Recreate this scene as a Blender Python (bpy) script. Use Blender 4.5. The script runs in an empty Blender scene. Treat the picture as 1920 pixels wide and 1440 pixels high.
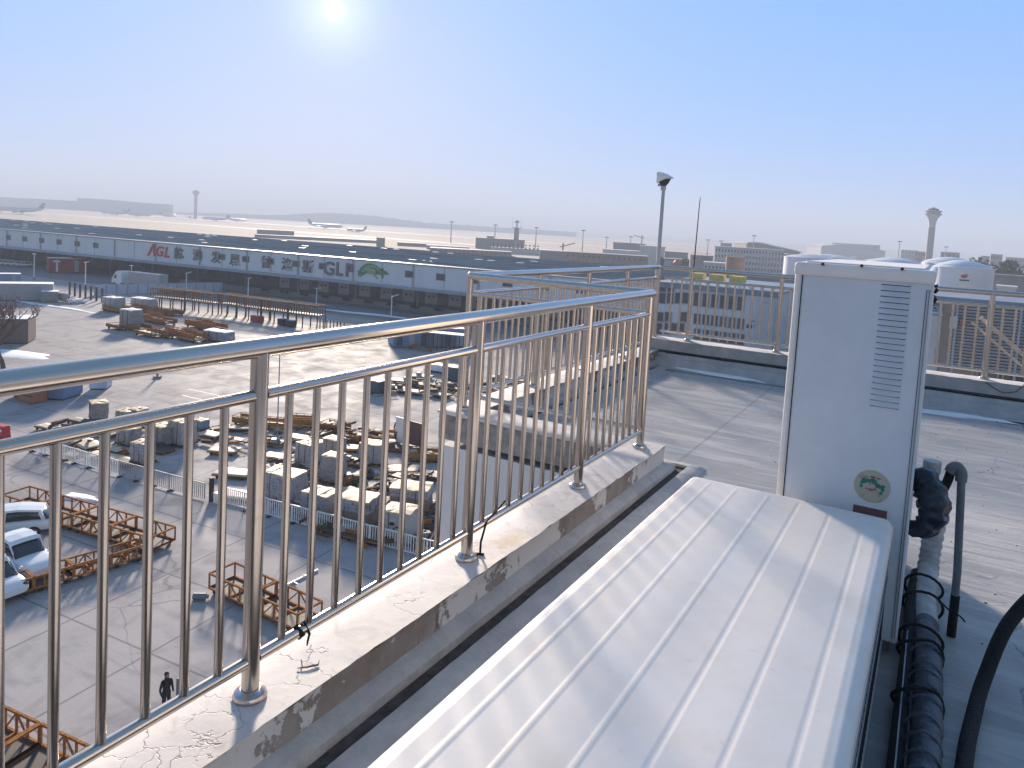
import bpy, bmesh, math, random
from mathutils import Vector, Matrix, noise
random.seed(7)
scn = bpy.context.scene
COL = scn.collection
R = math.radians
PI = math.pi
# ------------------------------------------------------------------ camera
EYE = Vector((0, 0, 19.0))
FOC = 1367.88; CX, CY = 960.0, 536.6
def _basis(yaw, pit, rol):
    f = Vector((-math.sin(yaw)*math.cos(pit), math.cos(yaw)*math.cos(pit), -math.sin(pit)))
    r = Vector((math.cos(yaw), math.sin(yaw), 0)); u = r.cross(f)
    return r*math.cos(rol)+u*math.sin(rol), -r*math.sin(rol)+u*math.cos(rol), f
CR, CU, CF = _basis(R(30.324), R(4.4795), R(3.2647))
cam = bpy.data.cameras.new('camera'); camo = bpy.data.objects.new('camera', cam); COL.objects.link(camo)
cam.sensor_width = 36; cam.lens = FOC/1920*36; cam.shift_y = -(720-CY)/1920
cam.clip_start = 0.05; cam.clip_end = 30000
M = Matrix((CR, CU, -CF)).transposed().to_4x4(); M.translation = EYE; camo.matrix_world = M
scn.camera = camo
# ------------------------------------------------------------------ sky, sun, exposure
SUN_AZ, SUN_EL = R(-44.87), R(15.07)
SUND = Vector((math.sin(SUN_AZ)*math.cos(SUN_EL), math.cos(SUN_AZ)*math.cos(SUN_EL), math.sin(SUN_EL)))
scn.view_settings.view_transform = 'Standard'; scn.view_settings.look = 'None'
scn.view_settings.exposure = 1.30; scn.view_settings.gamma = 1
W = bpy.data.worlds.new('World'); scn.world = W; W.use_nodes = True
nt = W.node_tree; nt.nodes.clear()
wo = nt.nodes.new('ShaderNodeOutputWorld'); bg = nt.nodes.new('ShaderNodeBackground')
sky = nt.nodes.new('ShaderNodeTexSky'); sky.sky_type = 'NISHITA'; sky.sun_disc = False
sky.sun_elevation = SUN_EL; sky.sun_rotation = SUN_AZ
sky.air_density = 1.0; sky.dust_density = 0.6; sky.ozone_density = 2.0; sky.altitude = 50
hs = nt.nodes.new('ShaderNodeMix'); hs.data_type = 'RGBA'; hs.blend_type = 'MULTIPLY'; hs.inputs[0].default_value = 1
hs.inputs[7].default_value = (0.8, 0.8, 0.8, 1)
SKY = (.655, 1.63, 4.45)
# the sky's colour response: each channel compressed a little differently, as the phone's tone curve does
spl = nt.nodes.new('ShaderNodeSeparateColor'); cmb = nt.nodes.new('ShaderNodeCombineColor'); nt.links.new(sky.outputs[0], spl.inputs[0])
for i, (e_, k_) in enumerate(((.45, SKY[0]), (.23, SKY[1]), (.02, SKY[2]))):
    p_ = nt.nodes.new('ShaderNodeMath'); p_.operation = 'POWER'; p_.inputs[1].default_value = e_
    q_ = nt.nodes.new('ShaderNodeMath'); q_.operation = 'MULTIPLY'; q_.inputs[1].default_value = k_
    nt.links.new(spl.outputs[i], p_.inputs[0]); nt.links.new(p_.outputs[0], q_.inputs[0]); nt.links.new(q_.outputs[0], cmb.inputs[i])
nt.links.new(cmb.outputs[0], hs.inputs[6])
bg.inputs[1].default_value = 0.12
# the visible sun: a small disc with a soft aureole round its direction
tc = nt.nodes.new('ShaderNodeTexCoord'); dt = nt.nodes.new('ShaderNodeVectorMath'); dt.operation = 'DOT_PRODUCT'
nt.links.new(tc.outputs['Generated'], dt.inputs[0]); dt.inputs[1].default_value = SUND
def wpow(e, k):
    mx = nt.nodes.new('ShaderNodeMath'); mx.operation = 'MAXIMUM'; mx.inputs[1].default_value = 0
    nt.links.new(dt.outputs['Value'], mx.inputs[0])
    a = nt.nodes.new('ShaderNodeMath'); a.operation = 'POWER'; a.inputs[1].default_value = e
    b = nt.nodes.new('ShaderNodeMath'); b.operation = 'MULTIPLY'; b.inputs[1].default_value = k
    nt.links.new(mx.outputs[0], a.inputs[0]); nt.links.new(a.outputs[0], b.inputs[0]); return b
# the sky is dimmer on the side away from the low sun
dm = nt.nodes.new('ShaderNodeMapRange'); dm.interpolation_type = 'SMOOTHSTEP'; dm.inputs[1].default_value = -.35; dm.inputs[2].default_value = .40
nt.links.new(dt.outputs['Value'], dm.inputs[0])
dc = nt.nodes.new('ShaderNodeMix'); dc.data_type = 'RGBA'; dc.inputs[6].default_value = (.74, .57, .40, 1); dc.inputs[7].default_value = (1, 1, 1, 1); nt.links.new(dm.outputs[0], dc.inputs[0])
dx = nt.nodes.new('ShaderNodeMix'); dx.data_type = 'RGBA'; dx.blend_type = 'MULTIPLY'; dx.inputs[0].default_value = 1
nt.links.new(hs.outputs[2], dx.inputs[6]); nt.links.new(dc.outputs[2], dx.inputs[7]); 
# and dimmed and warmed above the view, to cut blue light on surfaces
sz = nt.nodes.new('ShaderNodeSeparateXYZ'); nt.links.new(tc.outputs['Generated'], sz.inputs[0])
em_ = nt.nodes.new('ShaderNodeMapRange'); em_.interpolation_type = 'SMOOTHSTEP'; em_.inputs[1].default_value = .40; em_.inputs[2].default_value = .80; nt.links.new(sz.outputs[2], em_.inputs[0])
ec = nt.nodes.new('ShaderNodeMix'); ec.data_type = 'RGBA'; ec.inputs[6].default_value = (1, 1, 1, 1); ec.inputs[7].default_value = (.92, .70, .50, 1); nt.links.new(em_.outputs[0], ec.inputs[0])
ex = nt.nodes.new('ShaderNodeMix'); ex.data_type = 'RGBA'; ex.blend_type = 'MULTIPLY'; ex.inputs[0].default_value = 1
nt.links.new(dx.outputs[2], ex.inputs[6]); nt.links.new(ec.outputs[2], ex.inputs[7]); nt.links.new(ex.outputs[2], bg.inputs[0])
g1, g2 = wpow(45000, 3.0), wpow(900, 0.16)
ad = nt.nodes.new('ShaderNodeMath'); ad.operation = 'ADD'
nt.links.new(g1.outputs[0], ad.inputs[0]); nt.links.new(g2.outputs[0], ad.inputs[1])
bg2 = nt.nodes.new('ShaderNodeBackground'); bg2.inputs[0].default_value = (1.0, 0.97, 0.9, 1)
nt.links.new(ad.outputs[0], bg2.inputs[1])
ash = nt.nodes.new('ShaderNodeAddShader')
nt.links.new(bg.outputs[0], ash.inputs[0]); nt.links.new(bg2.outputs[0], ash.inputs[1])
nt.links.new(ash.outputs[0], wo.inputs[0])
sl = bpy.data.lights.new('sun', 'SUN'); sl.energy = 5.0; sl.angle = R(6.0); sl.color = (1.0, 0.84, 0.67)
so = bpy.data.objects.new('sun', sl); COL.objects.link(so)
so.rotation_euler = (-SUND).to_track_quat('-Z', 'Y').to_euler()

# ------------------------------------------------------------------ picking world points
def ray(px, py): return CR*((px-CX)/FOC) - CU*((py-CY)/FOC) + CF
def G(px, py, z=0.0):
    d = ray(px, py); return EYE + d*((z-EYE.z)/d.z)
def OY(px, py, Y):
    d = ray(px, py); return EYE + d*(Y/d.y)
def AT(px, py, dist):
    d = ray(px, py); return EYE + d*dist
def mpp(p): return (p-EYE).dot(CF)/FOC

# ------------------------------------------------------------------ object helpers
def tag(o, label=None, cat=None, group=None, kind=None):
    if label: o['label'] = label
    if cat: o['category'] = cat
    if group: o['group'] = group
    if kind: o['kind'] = kind
    return o
def empty(name, loc, rz=0, label=None, cat=None, group=None):
    o = bpy.data.objects.new(name, None); COL.objects.link(o)
    o.location = loc; o.rotation_euler = (0, 0, rz); o.empty_display_size = 0.2
    return tag(o, label, cat, group)
class MB:
    def __init__(s): s.v = []; s.f = []; s.sm = False
    def quad(s, *p):
        n = len(s.v); s.v += [tuple(q) for q in p]; s.f.append(tuple(range(n, n+len(p)))); return s
    def box(s, c, d, rz=0, rot=None):
        hx, hy, hz = d[0]/2, d[1]/2, d[2]/2; n = len(s.v)
        m = rot if rot else Matrix.Rotation(rz, 3, 'Z')
        for z in (-hz, hz):
            for x, y in ((-hx, -hy), (hx, -hy), (hx, hy), (-hx, hy)):
                s.v.append(tuple(Vector(c)+m@Vector((x, y, z))))
        for q in ((3, 2, 1, 0), (4, 5, 6, 7), (0, 1, 5, 4), (1, 2, 6, 5), (2, 3, 7, 6), (3, 0, 4, 7)):
            s.f.append(tuple(n+i for i in q))
        return s
    def bar(s, a, b, w, h=None):
        a = Vector(a); b = Vector(b); d = b-a; L = d.length
        if L < 1e-6: return s
        q = d.to_track_quat('X', 'Z').to_matrix()
        return s.box((a+b)/2, (L, w, h or w), rot=q)
    def tube(s, pts, r, n=10, cap=True):
        pts = [Vector(p) for p in pts]; rs = r if isinstance(r, (list, tuple)) else [r]*len(pts)
        base = len(s.v); up = None
        for i, p in enumerate(pts):
            t = (pts[min(i+1, len(pts)-1)]-pts[max(i-1, 0)]).normalized()
            if up is None:
                up = t.orthogonal().normalized()
            up = (up-t*up.dot(t)); up = up.normalized() if up.length > 1e-6 else t.orthogonal().normalized()
            w = t.cross(up)
            for k in range(n):
                a = 2*PI*k/n; s.v.append(tuple(p+(up*math.cos(a)+w*math.sin(a))*rs[i]))
        for i in range(len(pts)-1):
            for k in range(n):
                a = base+i*n+k; b = base+i*n+(k+1) % n; s.f.append((a, b, b+n, a+n))
        if cap:
            s.f.append(tuple(base+n-1-k for k in range(n))); e = base+(len(pts)-1)*n
            s.f.append(tuple(e+k for k in range(n)))
        return s
    def lathe(s, prof, n=16, c=(0, 0, 0)):
        base = len(s.v)
        for r, z in prof:
            for k in range(n):
                a = 2*PI*k/n; s.v.append((c[0]+r*math.cos(a), c[1]+r*math.sin(a), c[2]+z))
        for i in range(len(prof)-1):
            for k in range(n):
                a = base+i*n+k; b = base+i*n+(k+1) % n; s.f.append((a, b, b+n, a+n))
        s.f.append(tuple(base+n-1-k for k in range(n))); e = base+(len(prof)-1)*n
        s.f.append(tuple(e+k for k in range(n)))
        return s
    def prism(s, poly, z0, z1):
        n = len(s.v); k = len(poly)
        s.v += [(p[0], p[1], z0) for p in poly]+[(p[0], p[1], z1) for p in poly]
        s.f.append(tuple(n+k-1-i for i in range(k))); s.f.append(tuple(n+k+i for i in range(k)))
        for i in range(k): s.f.append((n+i, n+(i+1) % k, n+k+(i+1) % k, n+k+i))
        return s
    def xz(s, poly, y0, y1):
        n = len(s.v); k = len(poly)
        s.v += [(p[0], y0, p[1]) for p in poly]+[(p[0], y1, p[1]) for p in poly]
        s.f.append(tuple(n+i for i in range(k))); s.f.append(tuple(n+2*k-1-i for i in range(k)))
        for i in range(k): s.f.append((n+(i+1) % k, n+i, n+k+i, n+k+(i+1) % k))
        return s
    def ball(s, c, r, n=10, sc=(1, 1, 1)):
        m = max(4, n//2); pr = []
        base = len(s.v)
        for i in range(m+1):
            t = PI*i/m
            for k in range(n):
                a = 2*PI*k/n
                s.v.append((c[0]+r*sc[0]*math.sin(t)*math.cos(a), c[1]+r*sc[1]*math.sin(t)*math.sin(a), c[2]-r*sc[2]*math.cos(t)))
        for i in range(m):
            for k in range(n):
                a = base+i*n+k; b = base+i*n+(k+1) % n; s.f.append((a, b, b+n, a+n))
        return s
    def build(s, name, m, parent=None, smooth=False, bevel=0, seg=2, sub=0):
        me = bpy.data.meshes.new(name); me.from_pydata(s.v, [], s.f); me.validate(); me.update()
        o = bpy.data.objects.new(name, me); COL.objects.link(o)
        if m: me.materials.append(m)
        if parent: o.parent = parent
        bm = bmesh.new(); bm.from_mesh(me); bmesh.ops.recalc_face_normals(bm, faces=bm.faces); bm.to_mesh(me); bm.free()
        if bevel:
            b = o.modifiers.new('bevel', 'BEVEL'); b.width = bevel; b.segments = seg; b.limit_method = 'ANGLE'; b.angle_limit = R(35)
        if sub:
            q = o.modifiers.new('sub', 'SUBSURF'); q.levels = sub; q.render_levels = sub
        if smooth:
            for p in me.polygons: p.use_smooth = True
            if not sub:
                me.set_sharp_from_angle(angle=R(40))
        return o
def copy_tree(o, parent=None):
    c = o.copy(); COL.objects.link(c)
    if parent: c.parent = parent
    for ch in [k for k in bpy.data.objects if k.parent == o and k != c]: copy_tree(ch, c)
    return c

# ------------------------------------------------------------------ materials
def mat(name, col, rough=0.6, metal=0.0, var=0.0, scale=5.0, bump=0.0, bscale=30.0, col2=None, thr=None, spec=None, stretch=None, coord='Object', detail=5):
    m = bpy.data.materials.new(name); m.use_nodes = True; t = m.node_tree; N = t.nodes; Lk = t.links
    b = N['Principled BSDF']; b.inputs['Base Color'].default_value = (*col, 1)
    b.inputs['Roughness'].default_value = rough; b.inputs['Metallic'].default_value = metal
    if spec is not None: b.inputs['Specular IOR Level'].default_value = spec
    if var or col2 or bump:
        c = N.new('ShaderNodeTexCoord'); src = c.outputs[coord]
        if stretch:
            mp = N.new('ShaderNodeMapping'); mp.inputs['Scale'].default_value = stretch; Lk.new(src, mp.inputs[0]); src = mp.outputs[0]
    if var or col2:
        n = N.new('ShaderNodeTexNoise'); n.inputs['Scale'].default_value = scale; n.inputs['Detail'].default_value = detail; n.inputs['Roughness'].default_value = 0.65
        Lk.new(src, n.inputs['Vector'])
        rp = N.new('ShaderNodeValToRGB'); Lk.new(n.outputs[0], rp.inputs[0])
        if col2:
            lo, hi = thr or (0.4, 0.6)
            rp.color_ramp.elements[0].position = lo; rp.color_ramp.elements[1].position = hi
            rp.color_ramp.elements[0].color = (*col, 1); rp.color_ramp.elements[1].color = (*col2, 1)
        else:
            rp.color_ramp.elements[0].position = 0.3; rp.color_ramp.elements[1].position = 0.7
            rp.color_ramp.elements[0].color = (*[max(0, x*(1-var)) for x in col], 1); rp.color_ramp.elements[1].color = (*[min(1, x*(1+var)) for x in col], 1)
        Lk.new(rp.outputs[0], b.inputs['Base Color'])
        if var and rough < 0.9:
            mr = N.new('ShaderNodeMapRange'); mr.inputs[3].default_value = rough*0.8; mr.inputs[4].default_value = min(1, rough*1.25)
            Lk.new(n.outputs[0], mr.inputs[0]); Lk.new(mr.outputs[0], b.inputs['Roughness'])
    if bump:
        n2 = N.new('ShaderNodeTexNoise'); n2.inputs['Scale'].default_value = bscale; n2.inputs['Detail'].default_value = 4; Lk.new(src, n2.inputs['Vector'])
        bp = N.new('ShaderNodeBump'); bp.inputs['Strength'].default_value = bump; bp.inputs['Distance'].default_value = 0.02
        Lk.new(n2.outputs[0], bp.inputs['Height']); Lk.new(bp.outputs[0], b.inputs['Normal'])
    return m
class NT:
    """small helper for hand-made node materials"""
    def __init__(s, name, rough=0.7, metal=0):
        s.m = bpy.data.materials.new(name); s.m.use_nodes = True; s.N = s.m.node_tree.nodes; s.L = s.m.node_tree.links
        s.b = s.N['Principled BSDF']; s.b.inputs['Roughness'].default_value = rough; s.b.inputs['Metallic'].default_value = metal
        s.co = s.N.new('ShaderNodeTexCoord').outputs['Object']
    def map(s, scale=(1, 1, 1), rot=(0, 0, 0), loc=(0, 0, 0), src=None):
        n = s.N.new('ShaderNodeMapping'); n.inputs['Scale'].default_value = scale; n.inputs['Rotation'].default_value = rot; n.inputs['Location'].default_value = loc
        s.L.new(src or s.co, n.inputs[0]); return n.outputs[0]
    def noise(s, sc, src=None, det=5, rough=.6, dist=0):
        n = s.N.new('ShaderNodeTexNoise'); n.inputs['Scale'].default_value = sc; n.inputs['Detail'].default_value = det
        n.inputs['Roughness'].default_value = rough; n.inputs['Distortion'].default_value = dist
        s.L.new(src or s.co, n.inputs['Vector']); return n.outputs[0]
    def step(s, v, lo, hi, a=0., b=1.):
        n = s.N.new('ShaderNodeMapRange'); n.inputs[1].default_value = lo; n.inputs[2].default_value = hi
        n.inputs[3].default_value = a; n.inputs[4].default_value = b; s.L.new(v, n.inputs[0]); return n.outputs[0]
    def math(s, op, a, b=None):
        n = s.N.new('ShaderNodeMath'); n.operation = op
        for i, x in enumerate((a, b)):
            if x is None: continue
            if isinstance(x, (int, float)): n.inputs[i].default_value = x
            else: s.L.new(x, n.inputs[i])
        return n.outputs[0]
    def mix(s, fac, a, b):
        n = s.N.new('ShaderNodeMix'); n.data_type = 'RGBA'
        if isinstance(fac, (int, float)): n.inputs[0].default_value = fac
        else: s.L.new(fac, n.inputs[0])
        for i, x in ((6, a), (7, b)):
            if isinstance(x, tuple): n.inputs[i].default_value = (*x, 1)
            else: s.L.new(x, n.inputs[i])
        return n.outputs[2]
    def crack(s, sc, width, src=None, dist=0.1):
        nz = s.N.new('ShaderNodeTexNoise'); nz.inputs['Scale'].default_value = sc*2.5; nz.inputs['Detail'].default_value = 4; s.L.new(src or s.co, nz.inputs['Vector'])
        ad = s.N.new('ShaderNodeVectorMath'); ad.operation = 'MULTIPLY_ADD'; s.L.new(nz.outputs['Color'], ad.inputs[0]); ad.inputs[1].default_value = (dist,)*3; s.L.new(src or s.co, ad.inputs[2])
        v = s.N.new('ShaderNodeTexVoronoi'); v.feature = 'DISTANCE_TO_EDGE'; v.inputs['Scale'].default_value = sc; s.L.new(ad.outputs[0], v.inputs['Vector'])
        return s.step(v.outputs[0], 0.0, width, 1., 0.)
    def joints(s, size, width, rot=0, loc=(0, 0, 0)):
        """grid of thin joints, 1 on the joint"""
        mp = s.map((1/size[0], 1/size[1], 1), (0, 0, rot), loc)
        sx = s.N.new('ShaderNodeSeparateXYZ'); s.L.new(mp, sx.inputs[0]); o = []
        for i in (0, 1):
            fr = s.math('FRACT', sx.outputs[i]); d = s.math('MINIMUM', fr, s.math('SUBTRACT', 1.0, fr))
            o.append(s.step(d, width/size[i]*.5, width/size[i], 1., 0.))
        return s.math('MAXIMUM', o[0], o[1])
    def col(s, c): s.L.new(c, s.b.inputs['Base Color']); return s
    def rough(s, r): s.L.new(r, s.b.inputs['Roughness']); return s
    def bump(s, h, st=.5, d=.02):
        n = s.N.new('ShaderNodeBump'); n.inputs['Strength'].default_value = st; n.inputs['Distance'].default_value = d
        s.L.new(h, n.inputs['Height']); s.L.new(n.outputs[0], s.b.inputs['Normal']); return s

def m_yard():
    t = NT('yard_concrete', .62)
    big = t.noise(.05, det=6); mid = t.noise(.35, det=6, dist=.6); fine = t.noise(6, det=5)
    st = t.noise(1., t.map((.12, .5, 1), (0, 0, .9)), det=6)
    c = t.mix(t.step(big, .35, .65), (.37, .345, .345), (.46, .43, .425))
    c = t.mix(t.math('MULTIPLY', t.step(mid, .50, .68), .7), c, (.25, .24, .245)); tr = t.noise(1., t.map((.06, 1.1, 1), (0, 0, -.5)), det=4, dist=.5); c = t.mix(t.math('MULTIPLY', t.step(tr, .60, .70), .4), c, (.20, .195, .20))
    c = t.mix(t.math('MULTIPLY', t.step(st, .55, .75), .35), c, (.56, .53, .52))
    c = t.mix(t.math('MULTIPLY', t.step(fine, .35, .7), .16), c, (.22, .21, .21))
    j = t.joints((5.2, 5.2), .07, SLAB)
    c = t.mix(t.math('MULTIPLY', j, .62), c, (.13, .125, .13))
    cr = t.math('MULTIPLY', t.crack(.16, .008, dist=1.2), t.step(t.noise(.08), .5, .6))
    c = t.mix(t.math('MULTIPLY', cr, .6), c, (.12, .12, .12))
    t.col(c); t.rough(t.step(mid, .3, .75, .62, .85)); t.b.inputs['Specular IOR Level'].default_value = .03; t.bump(fine, .25, .02); return t.m
def m_steel(name, tint=(.62, .58, .54), reflect_brown=.35, r=.2, vertical=False):
    t = NT(name, r, 1.0)
    sc = (60, 60, 1.5) if vertical else (40, 1.2, 40)
    streak = t.noise(1., t.map(sc), det=4); spots = t.noise(22, det=5)
    c = t.mix(t.step(streak, .35, .7), tint, tuple(x*.8 for x in tint))
    c = t.mix(t.math('MULTIPLY', t.step(spots, .60, .76), reflect_brown), c, (.22, .15, .10))  # spots paint in the brown ground reflected by the steel
    t.col(c); t.rough(t.step(t.noise(4, det=3), .3, .7, r, r+.10)); return t.m
def m_coping():
    t = NT('cracked_coping_paint', .75)
    big = t.noise(2.3, det=6); fine = t.noise(30, det=5); mid = t.noise(9, det=6, dist=.8)
    c = t.mix(t.step(big, .35, .65), (.56, .535, .52), (.67, .645, .635))
    c = t.mix(t.math('MULTIPLY', t.step(mid, .57, .72), .5), c, (.36, .32, .29))
    c = t.mix(t.math('MULTIPLY', t.step(fine, .55, .8), .4), c, (.34, .31, .29))
    vd = t.N.new('ShaderNodeVectorMath'); vd.operation = 'DISTANCE'; t.L.new(t.map((1, .55, 0)), vd.inputs[0]); vd.inputs[1].default_value = (-1.395, 2.50*.55, 0)
    rs = t.math('ADD', vd.outputs['Value'], t.math('MULTIPLY', t.math('SUBTRACT', t.noise(24, det=6), .5), .16))
    c = t.mix(t.step(rs, .02, .075, .6, 0.), c, (.47, .35, .20))
    cr = t.math('MULTIPLY', t.crack(4.2, .009, dist=.16), t.step(t.noise(3.1), .44, .56))
    cr2 = t.math('MULTIPLY', t.crack(11, .03, dist=.07), t.step(t.noise(5.1), .56, .66))
    chip = t.step(t.noise(17, det=8, rough=.8), .68, .70)
    k = t.math('MAXIMUM', t.math('MAXIMUM', cr, t.math('MULTIPLY', cr2, .7)), t.math('MULTIPLY', chip, .8))
    c = t.mix(t.math('MULTIPLY', k, .55), c, (.14, .11, .09))
    t.col(c); t.bump(t.math('SUBTRACT', t.math('MULTIPLY', fine, .4), k), .6, .004); return t.m
def m_flake():
    t = NT('flaking_parapet_face', .8)
    big = t.noise(1.6, t.map((1, 1, .6)), det=5); mid = t.noise(14, det=7, rough=.75)
    v = t.math('ADD', big, t.math('MULTIPLY', t.math('SUBTRACT', mid, .5), .35))
    pl = t.mix(t.step(t.noise(6), .4, .65), (.30, .28, .27), (.22, .175, .15))
    c = t.mix(t.step(v, .49, .505), pl, (.60, .60, .60))
    rust = t.math('MULTIPLY', t.step(t.noise(20, t.map((1, 1, .35)), det=6), .60, .68), .8)
    c = t.mix(rust, c, (.17, .10, .075))
    t.col(c); t.bump(t.math('ADD', t.step(v, .49, .505), t.math('MULTIPLY', mid, .5)), .7, .004); return t.m
def m_roof():
    t = NT('roof_membrane', .55)
    big = t.noise(.9, det=5); fine = t.noise(40, det=4); mid = t.noise(4.5, det=6, dist=.7)
    wr = t.noise(1., t.map((1.6, 11., 1), (0, 0, .30)), det=5, dist=.7)
    c = t.mix(t.step(big, .35, .65), (.33, .32, .31), (.43, .41, .395))
    c = t.mix(t.math('MULTIPLY', t.step(mid, .5, .7), .4), c, (.31, .31, .31))
    c = t.mix(t.math('MULTIPLY', t.step(wr, .48, .62), .7), c, (.56, .53, .50))
    c = t.mix(t.math('MULTIPLY', t.step(fine, .5, .8), .22), c, (.28, .27, .27))
    j = t.joints((1.02, 7.9), .012, 0, (.3, .1, 0))
    c = t.mix(t.math('MULTIPLY', j, .4), c, (.13, .13, .14))
    cr = t.math('MULTIPLY', t.crack(1.3, .006, dist=.25), t.step(t.noise(1.1), .55, .6))
    c = t.mix(t.math('MULTIPLY', cr, .75), c, (.09, .09, .09))
    t.col(c); t.rough(t.step(mid, .3, .7, .42, .68)); t.bump(t.math('ADD', t.math('MULTIPLY', wr, 1.2), t.math('MULTIPLY', fine, .25)), .34, .02); return t.m
def m_ac(name, c1, c2, sc=6, spots=True):
    t = NT(name, .42)
    d = t.noise(sc, det=7, rough=.7); s2 = t.noise(1., t.map((3, 1, 9)), det=6); f = t.noise(90, det=3)
    c = t.mix(t.step(d, .42, .68), c1, c2)
    c = t.mix(t.math('MULTIPLY', t.step(s2, .55, .78), .25), c, tuple(x*.82 for x in c2))
    if spots: c = t.mix(t.math('MULTIPLY', t.step(t.noise(26, det=8, rough=.8), .60, .72), .45), c, (.50, .43, .35))
    t.b.inputs['Specular IOR Level'].default_value = .22
    t.col(c); t.rough(t.step(d, .3, .7, .38, .6)); t.bump(f, .06, .002); return t.m
def m_air():
    t = NT('airfield_grass', .95)
    a = t.noise(.0035, t.map((1, 3.2, 1)), det=6); b = t.noise(.02, t.map((1, 2.5, 1)), det=6)
    c = t.mix(t.step(a, .4, .6), (.30, .235, .185), (.37, .30, .245))
    c = t.mix(t.math('MULTIPLY', t.step(b, .5, .7), .5), c, (.24, .19, .15)); t.col(c); return t.m
def m_wroof():
    t = NT('warehouse_roof_sheet', .5)
    a = t.noise(1., t.map((.05, .6, 1)), det=5); w = t.noise(.25, det=4)
    c = t.mix(t.step(a, .35, .65), (.17, .175, .185), (.33, .335, .34)); a2 = t.noise(1., t.map((.03, 2.2, 1)), det=3); c = t.mix(t.math('MULTIPLY', t.step(a2, .50, .62), .55), c, (.42, .43, .44))
    c = t.mix(t.math('MULTIPLY', t.step(w, .5, .7), .3), c, (.11, .12, .13)); t.col(c); return t.m
def m_rib(name, c1, c2, per, axis=0, rough=.5):
    t = NT(name, rough)
    sx = t.N.new('ShaderNodeSeparateXYZ'); t.L.new(t.co, sx.inputs[0])
    w = t.math('SINE', t.math('MULTIPLY', sx.outputs[axis], 2*PI/per))
    n = t.noise(.4, t.map((1, 1, .3)), det=5)
    c = t.mix(t.step(n, .35, .7), c1, c2); t.col(c); t.bump(w, .6, .03); return t.m
def m_net():
    t = NT('blue_white_net_cover', .6)
    j = t.joints((.42, .42), .05, 0); b = t.step(t.noise(1.6, det=4), .45, .55); k = t.noise(9, det=4)
    sx = t.N.new('ShaderNodeSeparateXYZ'); t.L.new(t.co, sx.inputs[0]); h = t.math('FRACT', t.math('MULTIPLY', sx.outputs[2], 3.1)); h = t.step(h, .80, .86)
    c = t.mix(b, (.24, .27, .37), (.38, .39, .44)); c = t.mix(t.math('MULTIPLY', t.math('MAXIMUM', j, h), .6), c, (.12, .12, .15)); c = t.mix(t.math('MULTIPLY', t.step(k, .5, .7), .3), c, (.5, .5, .52))
    t.col(c); t.bump(k, .6, .04); return t.m
SLAB = 0.0
_a = G(33, 1263); _b = G(230, 1363); SLAB = -math.atan2(_b.y-_a.y, _b.x-_a.x)
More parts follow.
